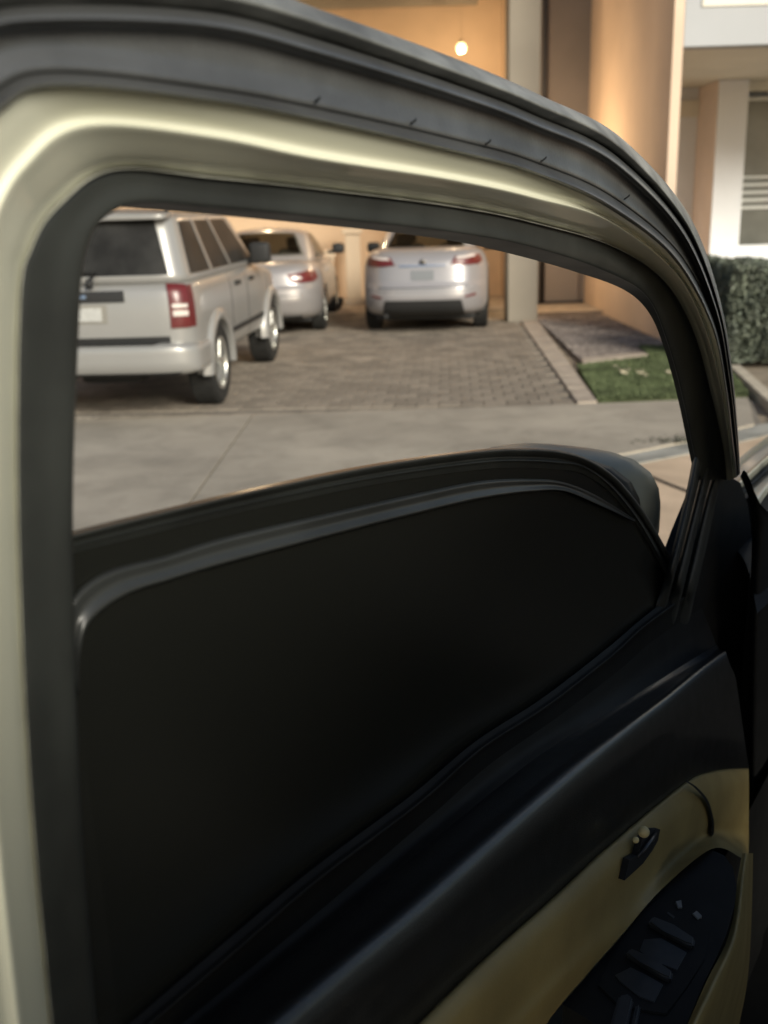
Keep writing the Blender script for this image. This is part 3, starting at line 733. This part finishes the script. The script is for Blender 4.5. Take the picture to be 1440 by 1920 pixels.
# ------------------------------------------------------------------ the car whose open door we look over
BELT = Vector((.3130, 1.0410, 1.28)); U = Vector((.5524, .8336, 0)).normalized(); N_ = Vector((U.y, -U.x, 0))
wc = (CAM-BELT).dot(N_)
def dp(px, py, w_=0.0):
    """point on the plane parallel to the door, w_ metres inside its glass line"""
    d = ray(px, py); tt = (w_-wc)/d.dot(N_); return CAM+d*tt
def cr_spline(P, per=8):
    P = [Vector(p) for p in P]; out = []
    E_ = [P[0]*2-P[1]]+P+[P[-1]*2-P[-2]]
    for i in range(1, len(E_)-2):
        a, b, c, d = E_[i-1:i+3]
        for k in range(per):
            t_ = k/per
            out.append(.5*((2*b)+(c-a)*t_+(2*a-5*b+4*c-d)*t_*t_+(-a+3*b-3*c+d)*t_**3))
    out.append(P[-1]); return out
def ribbon(name, curves, mt, parent, per=8, cross=5, caps=True, jit=0):
    """curves: list of (pixel list, w or list of w); lofted smoothly both ways"""
    G_ = []
    for pts, w_ in curves:
        ws = w_ if isinstance(w_, (list, tuple)) else [w_]*len(pts)
        G_.append(cr_spline([dp(p[0], p[1], q) for p, q in zip(pts, ws)], per))
    cols = [cr_spline([g[i] for g in G_], cross) if len(G_) > 2 else [g[i] for g in G_] for i in range(len(G_[0]))]
    vs = [p for c in cols for p in c]; m_ = len(cols[0]); fs = []
    if jit: vs = [v+N_*random.gauss(0, jit) for v in vs]
    for i in range(len(cols)-1):
        for k in range(m_-1): fs.append((i*m_+k, i*m_+k+1, (i+1)*m_+k+1, (i+1)*m_+k))
    o = mesh(name, vs, fs, mt, parent, True)
    return o
own = empty('own_car', (BELT.x, BELT.y, 0)); tag(own, 'cream coloured car in the foreground with its front door ajar', 'car')
bpy.context.view_layer.update()
def adopt(o, par):
    bpy.context.view_layer.update()
    o.parent = par; o.matrix_parent_inverse = par.matrix_world.inverted(); return o

ST = range(17)
C0 = [(184,1960),(152,1500),(137,1000),(148,620),(160,480),(193,412),(262,382),(400,390),(600,409),(850,437),(1000,465),(1130,508),(1212,556),(1250,640),(1278,740),(1302,856),(1312,900)]
C1 = [(144,1960),(107,1500),(88,1000),(94,600),(112,472),(154,398),(238,348),(400,362),(600,384),(850,414),(1000,443),(1140,487),(1230,545),(1276,645),(1302,735),(1328,850),(1338,900)]
C2 = [(104,1960),(62,1500),(38,1000),(40,580),(62,465),(115,386),(218,320),(400,336),(600,357),(850,389),(1000,419),(1150,464),(1245,528),(1300,622),(1332,735),(1355,837),(1362,900)]
C3 = [(84,1960),(40,1500),(14,1000),(14,585),(35,455),(88,362),(200,296),(400,308),(600,335),(850,369),(1000,402),(1150,448),(1256,522),(1311,617),(1344,732),(1362,835),(1370,900)]
C4 = [(30,1960),(-20,1500),(-50,1000),(-45,560),(-25,420),(40,300),(160,222),(400,245),(600,289),(850,330),(1000,363),(1142,408),(1270,510),(1323,612),(1353,725),(1368,830),(1376,897)]
C4 = [(a[0]*.8+b[0]*.2, a[1]*.8+b[1]*.2) for a, b in zip(C4, C3)]
C5 = [(-70,1960),(-100,1500),(-130,1000),(-120,500),(-85,320),(10,206),(118,165),(400,192),(600,230),(850,287),(1000,327),(1142,391),(1264,487),(1334,612),(1359,725),(1372,830),(1381,895)]
C6 = [(-80,1960),(-112,1500),(-142,1000),(-134,490),(-98,308),(0,192),(116,152),(400,182),(600,219),(850,276),(1000,317),(1146,382),(1270,483),(1337,608),(1361,722),(1374,828),(1382,894)]
C7 = [(-90,1960),(-124,1500),(-156,1000),(-150,480),(-112,292),(-12,174),(116,136),(400,168),(600,205),(850,262),(1000,304),(1150,371),(1275,478),(1340,604),(1363,718),(1376,826),(1383,893)]
C8 = [(-110,1960),(-150,1500),(-186,1000),(-180,440),(-140,240),(-36,120),(106,84),(400,118),(600,158),(850,222),(1000,268),(1152,340),(1279,462),(1342,596),(1365,712),(1378,822),(1384,892)]
C9 = [(-130,1960),(-170,1500),(-210,1000),(-206,400),(-160,190),(-50,66),(100,36),(400,49),(600,99),(850,177),(1000,233),(1156,308),(1282,440),(1344,586),(1367,706),(1380,820),(1385,891)]
C10 = [(-140,1960),(-184,1500),(-226,1000),(-222,390),(-176,166),(-62,40),(98,8),(400,22),(600,74),(850,156),(1000,214),(1160,294),(1286,432),(1346,580),(1368,702),(1381,818),(1386,890)]
C11 = [(-160,1960),(-206,1500),(-250,1000),(-246,370),(-196,130),(-80,0),(96,-40),(410,-12),(606,42),(850,130),(1006,192),(1164,274),(1290,420),(1348,572),(1371,698),(1383,816),(1387,889)]
C12 = [(-170,1960),(-220,1500),(-266,1000),(-262,350),(-212,100),(-90,-30),(94,-76),(430,-38),(608,22),(854,111),(1012,179),(1168,262),(1294,408),(1350,562),(1373,694),(1384,814),(1388,888)]
door = adopt(ribbon('door', [(C2, .000), ([((a[0]*.5+b[0]*.5), (a[1]*.5+b[1]*.5)) for a, b in zip(C2, C3)], .0060), (C3, .0120), ([((a[0]*.4+b[0]*.6), (a[1]*.4+b[1]*.6)) for a, b in zip(C3, C4)], .0215), (C4, .0272), ([((a[0]*.88+b[0]*.12), (a[1]*.88+b[1]*.12)) for a, b in zip(C4, C5)], .0262), ([((a[0]*.72+b[0]*.28), (a[1]*.72+b[1]*.28)) for a, b in zip(C4, C5)], .0258), ([((a[0]*.35+b[0]*.65), (a[1]*.35+b[1]*.65)) for a, b in zip(C4, C5)], .0302), (C5, .0340)], M_cream, None, 10, 6), own)
def D(o): return adopt(o, door)
def backs(name, cv, w0, w1, mt, n=3):
    return D(ribbon(name, [(cv, w0+(w1-w0)*k/(n-1)) for k in range(n)], mt, None, 10, 2))
# the return faces keep the pixel outline at w0 and go straight outward from there
def taper(i, n): return 1-.86*smooth(.62, .80, i/n)
def wall_strip(name, cv, w0, w1, mt):
    P0 = cr_spline([dp(p[0], p[1], w0) for p in cv], 10); vs, fs = [], []
    for i, p in enumerate(P0): vs.append(p); vs.append(p+N_*(w1-w0)*taper(i, len(P0)))
    for i in range(len(P0)-1): fs.append((2*i, 2*i+1, 2*i+3, 2*i+2))
    return D(mesh(name, vs, fs, mt, None, True))
D(ribbon('window_rubber', [(C0, .0005), ([(a[0]*.85+b[0]*.15, a[1]*.85+b[1]*.15) for a, b in zip(C0, C1)], .0035),
                           (C1, [.0035]*11+[.0055]*6), ([(a[0]*.25+b[0]*.75, a[1]*.25+b[1]*.75) for a, b in zip(C1, C2)], .0042), (C2, .004)], M_rub, None, 10, 5))
wall_strip('window_channel', C0, .0005, -.035, M_rub)
D(ribbon('rubber_lip', [(C2, .003), ([(a[0]*.93+b[0]*.07, a[1]*.93+b[1]*.07) for a, b in zip(C2, C3)], .0075), ([(a[0]*.8+b[0]*.2, a[1]*.8+b[1]*.2) for a, b in zip(C2, C3)], .004)], mat('lip_highlight', (.34, .34, .30), .2, 0, .6, .5, .3, 60), None, 10, 4))  # pale colour paints the bright reflection line on the lip
D(ribbon('seal_bead', [(C5, .032), ([(a[0]*.5+b[0]*.5, a[1]*.5+b[1]*.5) for a, b in zip(C5, C6)], .0385), (C6, .0375), (C7, .026)], M_seal, None, 10, 5))
D(ribbon('seal_flap', [(C7, .026), ([(a[0]*.8+b[0]*.2, a[1]*.8+b[1]*.2) for a, b in zip(C7, C8)], .028), (C8, .026), ([(a[0]*.25+b[0]*.75, a[1]*.25+b[1]*.75) for a, b in zip(C8, C9)], .028), (C9, .035),
                       ([(a[0]*.5+b[0]*.5, a[1]*.5+b[1]*.5) for a, b in zip(C9, C10)], .031), (C10, .020)], M_seal, None, 10, 5))
D(ribbon('outer_seal', [(C10, .020), ([(a[0]*.55+b[0]*.45, a[1]*.55+b[1]*.45) for a, b in zip(C10, C11)], .026), (C11, .030), (C12, .018), ([(a[0]*.0+b[0], a[1]*.0+b[1]) for a, b in zip(C11, C12)], .0)], mat('highlit_outer_rubber', (.14, .142, .132), .4, 0, .7, 0, .45, 26, .35, 500, .15, bdist=.0008), None, 10, 5))  # lighter mottled rubber paints in the highlight along the bulb crest
wall_strip('seal_back', C12, .0, -.03, M_seal)
# outer door skin: the frame as seen from the street side
vs, fs = [], []
A0 = cr_spline([dp(p[0], p[1], -.004) for p in C0], 10); A1 = cr_spline([dp(p[0], p[1], .0) for p in C12], 10)
for i, (a, b) in enumerate(zip(A0, A1)): vs += [a-N_*.0335*taper(i, len(A0)), b-N_*.032*taper(i, len(A0))]
for i in range(len(A0)-1): fs.append((2*i, 2*i+1, 2*i+3, 2*i+2))
D(mesh('outer_frame', vs, fs, M_cream, None, True))
# short moulding notches along the seal
bm = bmesh.new()
for (px, py) in ((592, 190), (772, 231), (912, 270), (1016, 302), (1172, 373)):
    c = dp(px, py, .030); e = dp(px+9, py-7, .030)
    tube(bm, [c-N_*.0004, (c+e)/2+N_*.0002, e-N_*.0004], .0006, 6)
D(bmobj('seal_notches', bm, M_panel, None))['kind'] = 'stuff'
# window glass, half lowered
GT = [(120,1006),(300,961),(500,914),(700,873),(870,848),(960,841),(1050,845),(1110,864),(1160,900),(1210,962),(1250,1030),(1285,1092)]
GT2 = [(x+(-6 if x > 1060 else 0), y+(11 if x < 1100 else 8)) for x, y in GT]
GT3 = [(x+(-14 if x > 1060 else 0), y+(26 if x < 1100 else 16)) for x, y in GT]
gtop = cr_spline([dp(p[0], p[1], -.014) for p in GT], 8)
belt0 = dp(440, 1900, -.014); 
vs, fs = [], []
for p in gtop:
    b_ = Vector((p.x, p.y, 1.12)); vs += [p, b_, p-N_*.0045, b_-N_*.0045]
for i in range(len(gtop)-1):
    a, b = 4*i, 4*i+4
    fs += [(a, a+1, b+1, b), (a+2, b+2, b+3, a+3), (a, b, b+2, a+2), (a+1, a+3, b+3, b+1)]
# extend rearward behind the rubber
gl = D(mesh('window_glass', vs, fs, M_tint, None, False))
p0 = dp(120, 1006, -.014); 
D(mesh('window_glass_rear', [p0+Vector((0,0,0)), p0-U*.08-Vector((0, 0, .01)), Vector((p0.x, p0.y, .95))-U*.08, Vector((p0.x, p0.y, .95)), ], [[0, 1, 2, 3]], M_tint, None))
D(ribbon('glass_edge_seal', [(GT, -.013), ([(x, y+3) for x, y in GT], -.007), (GT2, -.009), ([(x, y+5) for x, y in GT2], -.0125), ([(x, y-4) for x, y in GT3], -.009), (GT3, -.011), ([(x, y+10) for x, y in GT3], -.013)], M_rub, None, 8, 4))
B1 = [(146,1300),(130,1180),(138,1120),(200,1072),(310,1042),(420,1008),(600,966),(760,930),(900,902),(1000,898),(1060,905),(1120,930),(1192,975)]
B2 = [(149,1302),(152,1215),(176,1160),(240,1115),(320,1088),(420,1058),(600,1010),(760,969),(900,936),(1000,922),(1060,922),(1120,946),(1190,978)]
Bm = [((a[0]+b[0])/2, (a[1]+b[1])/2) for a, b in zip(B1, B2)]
D(ribbon('glass_reflection', [(B1, -.0125), ([(a[0]*.85+b[0]*.15, a[1]*.85+b[1]*.15) for a, b in zip(B1, B2)], -.0100), (Bm, -.0102), ([(a[0]*.1+b[0]*.9, a[1]*.1+b[1]*.9) for a, b in zip(B1, B2)], -.0075), (B2, -.0095)], M_band, None, 8, 5))  # raised grey ribbon modelled for the door opening's reflection in the glass
# divider bars and sail panel in front of the glass
V0 = [(1300,850),(1290,905),(1272,985),(1254,1054),(1246,1085),(1222,1160)]
V1 = [(1318,872),(1305,925),(1286,1000),(1266,1078),(1258,1110),(1236,1190)]
V2 = [(1337,884),(1322,935),(1304,1010),(1284,1096),(1276,1130),(1258,1210)]
V3 = [(1356,893),(1343,940),(1328,1010),(1308,1096),(1300,1130),(1286,1210)]
V4 = [(1366,897),(1356,945),(1344,1015),(1326,1100),(1318,1134),(1304,1215)]
def mid(a, b, t_=.5): return [(p[0]*(1-t_)+q[0]*t_, p[1]*(1-t_)+q[1]*t_) for p, q in zip(a, b)]
for a, b in ((V0, V1), (V1, V2), (V2, V3)):
    D(ribbon('divider_bar', [(a, [-.004]*4+[-.008, -.014]), (mid(a, b, .3), [.004]*4+[-.003, -.014]), (mid(a, b, .75), [.007]*4+[.0, -.014]), (mid(a, b, .9), [.004]*4+[-.002, -.014]), (b, [-.002]*4+[-.007, -.014])], M_rub, None, 6, 4))
E0 = [(1312,880),(1290,985),(1262,1090),(1230,1170),(1170,1260)]
vs = [dp(*p, -.0125) for p in ((1340,885),(1368,893),(1388,905),(1402,945),(1408,985),(1412,1200),(1414,1480),(1340,1480),(1200,1240),(1262,1078),(1290,1000),(1318,930))]
sp = mesh('sail_panel', vs+[v-N_*.02 for v in vs], [list(range(12))]+[[i, (i+1) % 12, 12+(i+1) % 12, 12+i] for i in range(12)], M_panel, None); D(sp)

# belt, padded ledge, trim
K0 = [(1300,1085),(1206,1158),(1140,1214),(1018,1308),(893,1389),(775,1488),(585,1630),(420,1768),(195,1960)]
K1 = [(1306,1105),(1212,1172),(1148,1230),(1028,1323),(905,1403),(790,1504),(600,1648),(440,1786),(235,1960)]
K2 = [(1316,1140),(1226,1200),(1162,1256),(1045,1345),(925,1428),(808,1530),(630,1682),(470,1815),(290,1960)]
K3 = [(1350,1218),(1306,1246),(1222,1298),(1122,1361),(1014,1430),(855,1556),(674,1706),(515,1834),(362,1960)]
K3u = [(x-7, y-10) for x, y in K3]
K4 = [(1360,1222),(1318,1252),(1250,1308),(1180,1362),(1080,1442),(940,1560),(790,1690),(640,1812),(462,1960)]
K5 = [(1380,1275),(1352,1305),(1300,1352),(1230,1415),(1130,1502),(1010,1606),(880,1722),(750,1834),(605,1960)]
K6 = [(1404,1440),(1368,1441),(1330,1447),(1284,1467),(1144,1583),(1035,1684),(905,1800),(783,1920),(740,1960)]
D(ribbon('belt_strip', [(K0, -.010), (mid(K0, K1, .6), -.006), (K1, -.002), (mid(K1, K2, .3), -.006), (K2, -.008)], M_panel, None, 8, 4))
D(ribbon('belt_gap', [(K2, -.008), (mid(K2, K3u), -.004), (K3u, .004)], M_panel, None, 8, 4))
D(ribbon('padded_ledge', [(K3u, .004), (K3, .012), (mid(K3, K4, .5), .027), (K4, .042), (mid(K4, K5, .5), .049), (K5, .052), (mid(K5, K6), .055), (K6, .056)], M_pad, None, 8, 6))
J0 = K6
J1 = [(1404,1470),(1372,1468),(1345,1480),(1300,1500),(1175,1600),(1065,1705),(940,1825),(830,1935),(800,1975)]
J2 = [(1404,1540),(1392,1530),(1368,1535),(1322,1545),(1215,1625),(1110,1745),(1010,1850),(930,1935),(900,1975)]
J3 = [(1404,1640),(1400,1622),(1385,1606),(1334,1592),(1240,1668),(1158,1762),(1055,1880),(1010,1940),(985,1975)]
D(ribbon('armrest', [(J0, .052), (mid(J0, J1, .15), .060), (J1, .068), (mid(J1, J2), .070), (J2, .070), ([(p[0], p[1]) for p in mid(J2, J3)], .072), (J3, [.128, .12, .115, .104, .083, .074, .061, .058, .056])], M_beige, None, 8, 6, jit=.00006))
D(ribbon('armrest_end', [([(1284,1464),(1305,1480),(1325,1506),(1335,1545),(1331,1590)], .0745), ([(1287,1463),(1309,1478),(1329,1504),(1339,1545),(1336,1592)], .071)], M_panel, None, 6))
D(ribbon('armrest_inner_edge', [([(1392,1600),(1384,1640),(1366,1752),(1324,1841),(1287,1925),(1270,1960)], [.128,.134,.146,.150,.151,.152]),
                                ([(1402,1600),(1398,1650),(1385,1760),(1350,1850),(1315,1925),(1300,1960)], [.132,.140,.153,.158,.160,.161]),
                                ([(1412,1600),(1410,1700),(1405,1800),(1398,1860),(1385,1925),(1380,1960)], [.12,.12,.12,.12,.12,.12])], M_beige, None, 8, 5))
# front beige corner below the ledge
# recess with window switches, on the level top of the armrest
ZA = 1.075
def az(px, py, z=ZA): return gz(px, py, z)
rec = [(1055,1882),(1106,1824),(1158,1765),(1200,1716),(1240,1670),(1294,1616),(1315,1600),(1336,1594),(1358,1604),(1374,1626),(1381,1662),(1377,1700),(1362,1752),(1343,1796),(1321,1841),(1286,1925),(1270,1965),(1150,1965),(1118,1922)]
vs = [az(px, py) for px, py in rec]; n = len(vs)
sw = mesh('switch_panel', vs+[v-Vector((0, 0, .03)) for v in vs], [list(range(n))]+[[i, (i+1) % n, n+(i+1) % n, n+i] for i in range(n)], M_panel, None); D(sw)
def on_panel(name, pts, h, mt, bev=.0018, z=ZA):
    b_ = [az(px, py, z) for px, py in pts]; bm = bmesh.new(); k = len(b_)
    lo_ = [bm.verts.new(v-Vector((0, 0, .001))) for v in b_]; hi_ = [bm.verts.new(v+Vector((0, 0, h))) for v in b_]
    bm.faces.new(hi_); bm.faces.new(lo_[::-1])
    for i in range(k): bm.faces.new([lo_[i], lo_[(i+1) % k], hi_[(i+1) % k], hi_[i]])
    if bev: bmesh.ops.bevel(bm, geom=bm.edges[:], offset=min(bev, h*.45), segments=3, affect='EDGES')
    return D(bmobj(name, bm, mt, None))
on_panel('switch_bezel', [(1196,1716),(1232,1690),(1290,1700),(1330,1740),(1322,1800),(1290,1850),(1250,1905),(1160,1890),(1120,1850),(1150,1790)], .0016, M_panel)
on_panel('window_switch', [(1214,1739),(1224,1726),(1262,1744),(1303,1768),(1300,1784),(1284,1779),(1244,1757)], .006, M_switch)
on_panel('window_switch', [(1172,1798),(1182,1786),(1222,1806),(1262,1831),(1258,1847),(1240,1840),(1200,1815)], .006, M_switch)
on_panel('switch_rocker', [(1205,1764),(1240,1762),(1290,1790),(1270,1825),(1235,1812),(1196,1788)], .0025, M_switch)
on_panel('switch_rocker', [(1150,1832),(1182,1816),(1210,1832),(1246,1850),(1228,1886),(1196,1874),(1160,1846)], .0025, M_switch)
on_panel('mirror_stalk', [(1160,1872),(1178,1868),(1188,1880),(1170,1960),(1134,1960)], .004, M_switch)
on_panel('mirror_stalk', [(1192,1888),(1202,1890),(1188,1960),(1176,1960)], .004, M_switch)
on_panel('indicator_mark', [(1266,1695),(1277,1692),(1279,1706),(1271,1707)], .003, M_swhi, .0004)
on_panel('indicator_mark', [(1298,1718),(1306,1712),(1316,1722),(1308,1728)], .003, M_swhi, .0004)
on_panel('indicator_mark', [(1252,1712),(1266,1722),(1262,1726),(1250,1716)], .002, M_switch, .0004)
# pull handle: dark slot, chrome lever and two knobs
def flat(name, pts, w0, w1, mt):
    a = [dp(px, py, w1) for px, py in pts]; k = len(a); b_ = [v-N_*(w1-w0) for v in a]
    return D(mesh(name, a+b_, [list(range(k))]+[[i, (i+1) % k, k+(i+1) % k, k+i] for i in range(k)], mt, None))
flat('handle_slot', [(1171,1651),(1176,1630),(1180,1612),(1196,1604),(1204,1572),(1226,1556),(1238,1555),(1234,1576),(1224,1594),(1206,1619),(1190,1634)], .070, .0755, mat('slot_black', (.003, .003, .003), .9))
bm = bmesh.new(); tube(bm, [dp(1196,1606,.076), dp(1210,1590,.0785), dp(1224,1572,.0785), dp(1232,1558,.076)], [.0012, .0022, .0022, .0012], 8); D(bmobj('door_handle', bm, M_switch, None, True))
bm = bmesh.new()
for (px, py, r_) in ((1207, 1560, .0050), (1192, 1575, .0028)):
    bmesh.ops.create_icosphere(bm, subdivisions=3, radius=r_, matrix=Matrix.Translation(dp(px, py, .077)))
D(bmobj('lock_knob', bm, M_brass, None, True))

# lower door card closing the volume (below the frame of the picture)
vs = []
q0, q1 = BELT-U*1.0, BELT+U*.42
for q in (q0, q1):
    for (w_, z) in ((.05, 1.16), (.14, 1.0), (.13, .93), (.06, .90), (.05, .45), (-.07, .42), (-.11, .8), (-.09, 1.15), (-.035, 1.27), (-.02, 1.27)):
        vs.append(Vector((q.x, q.y, z))+N_*w_)
k = 10
fs = [[i, (i+1) % k, k+(i+1) % k, k+i] for i in range(3, k-1)]+[list(range(k))[3:], list(range(k, 2*k))[3:]]
dc = D(mesh('door_card', vs, fs, [M_panel, M_cream], None))
for p_ in dc.data.polygons:
    if abs(p_.normal.dot(N_)) > .3 and all((dc.data.vertices[v].co-BELT).dot(N_) < -.01 for v in p_.vertices): p_.material_index = 1

# door mirror outside
XM = Vector((-N_.x, -N_.y, 0)); 
def msec(s, grow, n=28):
    c = dp(1012, 968, -.16)+U*s+Vector((0, 0, 0))+N_*(.014*s/.1)
    out = []
    for k in range(n):
        a = 2*math.pi*k/n; ca, sa = math.cos(a), math.sin(a)
        ex_ = 3.2; f = (abs(ca)**ex_+abs(sa)**ex_)**(-1/ex_)
        out.append(c+N_*(ca*f*.115*grow)+Vector((0, 0, sa*f*.073*grow)))
    return out
def loft(name, secs, mt, cap0=False, cap1=True):
    vs = [v for s in secs for v in s]; n_ = len(secs[0]); fs = []
    for i in range(len(secs)-1):
        for k in range(n_): fs.append((i*n_+k, i*n_+(k+1) % n_, (i+1)*n_+(k+1) % n_, (i+1)*n_+k))
    if cap0: fs.append(list(range(n_))[::-1])
    if cap1: fs.append([(len(secs)-1)*n_+k for k in range(n_)])
    return D(mesh(name, vs, fs, mt, None, True))
loft('mirror_housing', [msec(.0, 1.0), msec(.012, 1.03), msec(.035, 1.05), msec(.06, 1.0), msec(.085, .86), msec(.10, .62), msec(.107, .3)], mat('mirror_paint', (.24, .255, .215), .4, 0, .4, .0, .1, 6))
loft('mirror_trim', [msec(-.012, .93), msec(-.014, 1.0), msec(-.004, 1.03), msec(.006, 1.035), msec(.006, .98)], M_rub, cap1=False)
loft('mirror_glass', [msec(-.006, .93), msec(-.0055, .5)], M_chrome, cap1=True)
bm = bmesh.new(); tube(bm, [dp(1200, 1110, -.15), dp(1300, 1120, -.05), dp(1345, 1110, -.025)], [.022, .020, .018], 12); D(bmobj('mirror_arm', bm, M_rub, None, True))

# body of the car: its side plane swings back from the hinge
AX = Vector((math.sin(R(14.5)), math.cos(R(14.5)), 0)); IN = Vector((AX.y, -AX.x, 0))     # forward along the car; inboard
hinge = BELT+U*.40; hinge.z = 0
def bd(s, i, z): return hinge+AX*s+IN*i+Vector((0, 0, z))
def slabq(name, pts, th, mt):
    a = [Vector(p) for p in pts]; nrm = (a[1]-a[0]).cross(a[2]-a[0]).normalized()*th; k = len(a)
    return adopt(mesh(name, a+[p+nrm for p in a], [list(range(k)), list(range(k, 2*k))[::-1]]+[[i, (i+1) % k, k+(i+1) % k, k+i] for i in range(k)], mt, None), own)
# roof + headliner, out of view; roof and rail raised to shade the door frame
slabq('unseen_raised_roof', [bd(-.5, .26, 1.80), bd(-.9, .15, 1.835), bd(-2.9, .15, 1.835), bd(-3.3, .3, 1.78), bd(-3.3, 1.5, 1.78), bd(-2.9, 1.6, 1.835), bd(-.9, 1.6, 1.835), bd(-.5, 1.5, 1.80)], .02, M_cream)
slabq('headliner', [bd(-.6, .28, 1.775), bd(-3.2, .3, 1.775), bd(-3.2, 1.5, 1.775), bd(-.6, 1.5, 1.775)], -.01, M_headl)
slabq('roof_rail', [bd(-.5, .14, 1.67), bd(-3.2, .14, 1.67), bd(-3.2, .14, 1.825), bd(-.5, .14, 1.805)], .05, M_cream)  # out of view; raised to shade the door frame
slabq('floor_pan', [bd(-2.6, .03, .42), bd(.35, .03, .42), bd(.35, 1.75, .42), bd(-2.6, 1.75, .42)], -.05, M_panel)
slabq('sill', [bd(-1.55, .0, .38), bd(.1, .0, .38), bd(.1, .0, .52), bd(-1.55, .0, .52)], .1, M_panel)
slabq('unseen_centre_pillar', [bd(-1.74, .02, .4), bd(-1.56, .02, .4), bd(-1.56, .02, 1.28), bd(-1.58, .14, 1.76), bd(-1.74, .14, 1.76), bd(-1.74, .02, 1.28)], .07, M_cream)  # out of view; set here to shade the door's rear edge
slabq('rear_door', [bd(-3.1, .0, .42), bd(-1.76, .0, .42), bd(-1.76, .0, 1.28), bd(-3.1, .0, 1.28)], .1, M_cream)
slabq('far_side', [bd(-3.2, 1.78, .4), bd(.5, 1.78, .4), bd(.5, 1.78, 1.28), bd(-3.2, 1.78, 1.28)], -.06, M_panel)
slabq('rear_panel', [bd(-3.25, .05, .4), bd(-3.25, 1.75, .4), bd(-3.25, 1.65, 1.7), bd(-3.25, .15, 1.7)], .05, M_panel)
slabq('firewall', [bd(.42, .15, .4), bd(.42, 1.7, .4), bd(.42, 1.7, 1.1), bd(.42, .15, 1.1)], .04, M_panel)
def rbox(name, s0, s1, i0, i1, z0, z1, mt, bev=.04, par=None):
    bm = bmesh.new(); o0 = bd(0, 0, 0); mm = Matrix((AX, IN, Vector((0, 0, 1)))).transposed().to_4x4(); mm.translation = o0
    bbox(bm, s0, s1, i0, i1, z0, z1, bev, 3, mm)
    return adopt(bmobj(name, bm, mt, None, True), par or own)
rbox('dashboard', .02, .40, .16, 1.65, .85, 1.20, M_panel, .06)
rbox('seat_cushion', -1.15, -.62, .38, .88, .55, .78, M_leather, .07)
rbox('seat_back', -1.42, -1.22, .45, .90, .70, 1.40, M_leather, .07)
# A pillar jamb seen at the right edge of the picture
JB = [(1388,893),(1404,935),(1410,985),(1407,1120),(1405,1400),(1405,1700),(1406,1980)]
JC = [(1400,886),(1420,950),(1428,1010),(1424,1150),(1420,1400),(1422,1700),(1424,1980)]
JD = [(1440,960),(1460,1000),(1470,1060),(1475,1200),(1480,1400),(1480,1700),(1480,1980)]
JE = [(1520,960),(1540,1000),(1550,1060),(1560,1200),(1560,1400),(1560,1700),(1560,1980)]
adopt(ribbon('pillar_jamb', [(JB, .030), (JC, .045), (JD, .05), (JE, .06)], M_panel, None, 6, 4), own)
# fender top, scuttle seal and painted pillar foot
def fz(P, z): return [gz(px, py, z) for px, py in P]
def strip3(name, rows, mt, cross=5, per=6):
    G_ = [cr_spline(fz(P, z), per) for P, z in rows]
    cols = [cr_spline([g[i] for g in G_], cross) if len(G_) > 2 else [g[i] for g in G_] for i in range(len(G_[0]))]
    vs = [p for c in cols for p in c]; m_ = len(cols[0]); fs = []
    for i in range(len(cols)-1):
        for k_ in range(m_-1): fs.append((i*m_+k_, i*m_+k_+1, (i+1)*m_+k_+1, (i+1)*m_+k_))
    return adopt(mesh(name, vs, fs, mt, None, True), own)
F0 = [(1340,905),(1387,858),(1437,820),(1500,775)]; F1 = [(1345,930),(1388,895),(1440,850),(1500,797)]
F2 = [(1345,944),(1389,905),(1440,858),(1500,805)]; F3 = [(1345,955),(1390,915),(1440,868),(1500,816)]
F4 = [(1350,985),(1394,935),(1440,893),(1500,838)]; F5 = [(1362,1008),(1403,955),(1440,908),(1500,853)]; F6 = [(1372,1020),(1411,972),(1440,924),(1500,870)]
strip3('front_wing', [(F0, 1.12), (mid(F0, F1, .4), 1.18), (F1, 1.20)], M_cream)
vsk = fz(F0, 1.12); 
adopt(mesh('wing_side', vsk+[v-Vector((0, 0, .6)) for v in vsk], [[i, i+1, 5+i, 4+i] for i in range(3)], M_cream, None), own)
strip3('wing_edge', [(F1, 1.20), (mid(F1, F2), 1.212), (F2, 1.212), (F3, 1.20)], mat('wing_edge_paint', (.55, .54, .42), .3, .2, .5, .6))
strip3('scuttle_seal', [(F3, 1.20), (mid(F3, F4), 1.19), (F4, 1.205)], M_rub)
strip3('pillar_foot', [(F4, 1.205), (F5, 1.225), (F6, 1.21)], M_cream)
strip3('screen_surround', [(F6, 1.21), ([(1400,1060),(1440,985),(1480,960),(1540,905)], 1.21), ([(1420,1150),(1480,1090),(1540,1020),(1600,960)], 1.19)], M_panel)
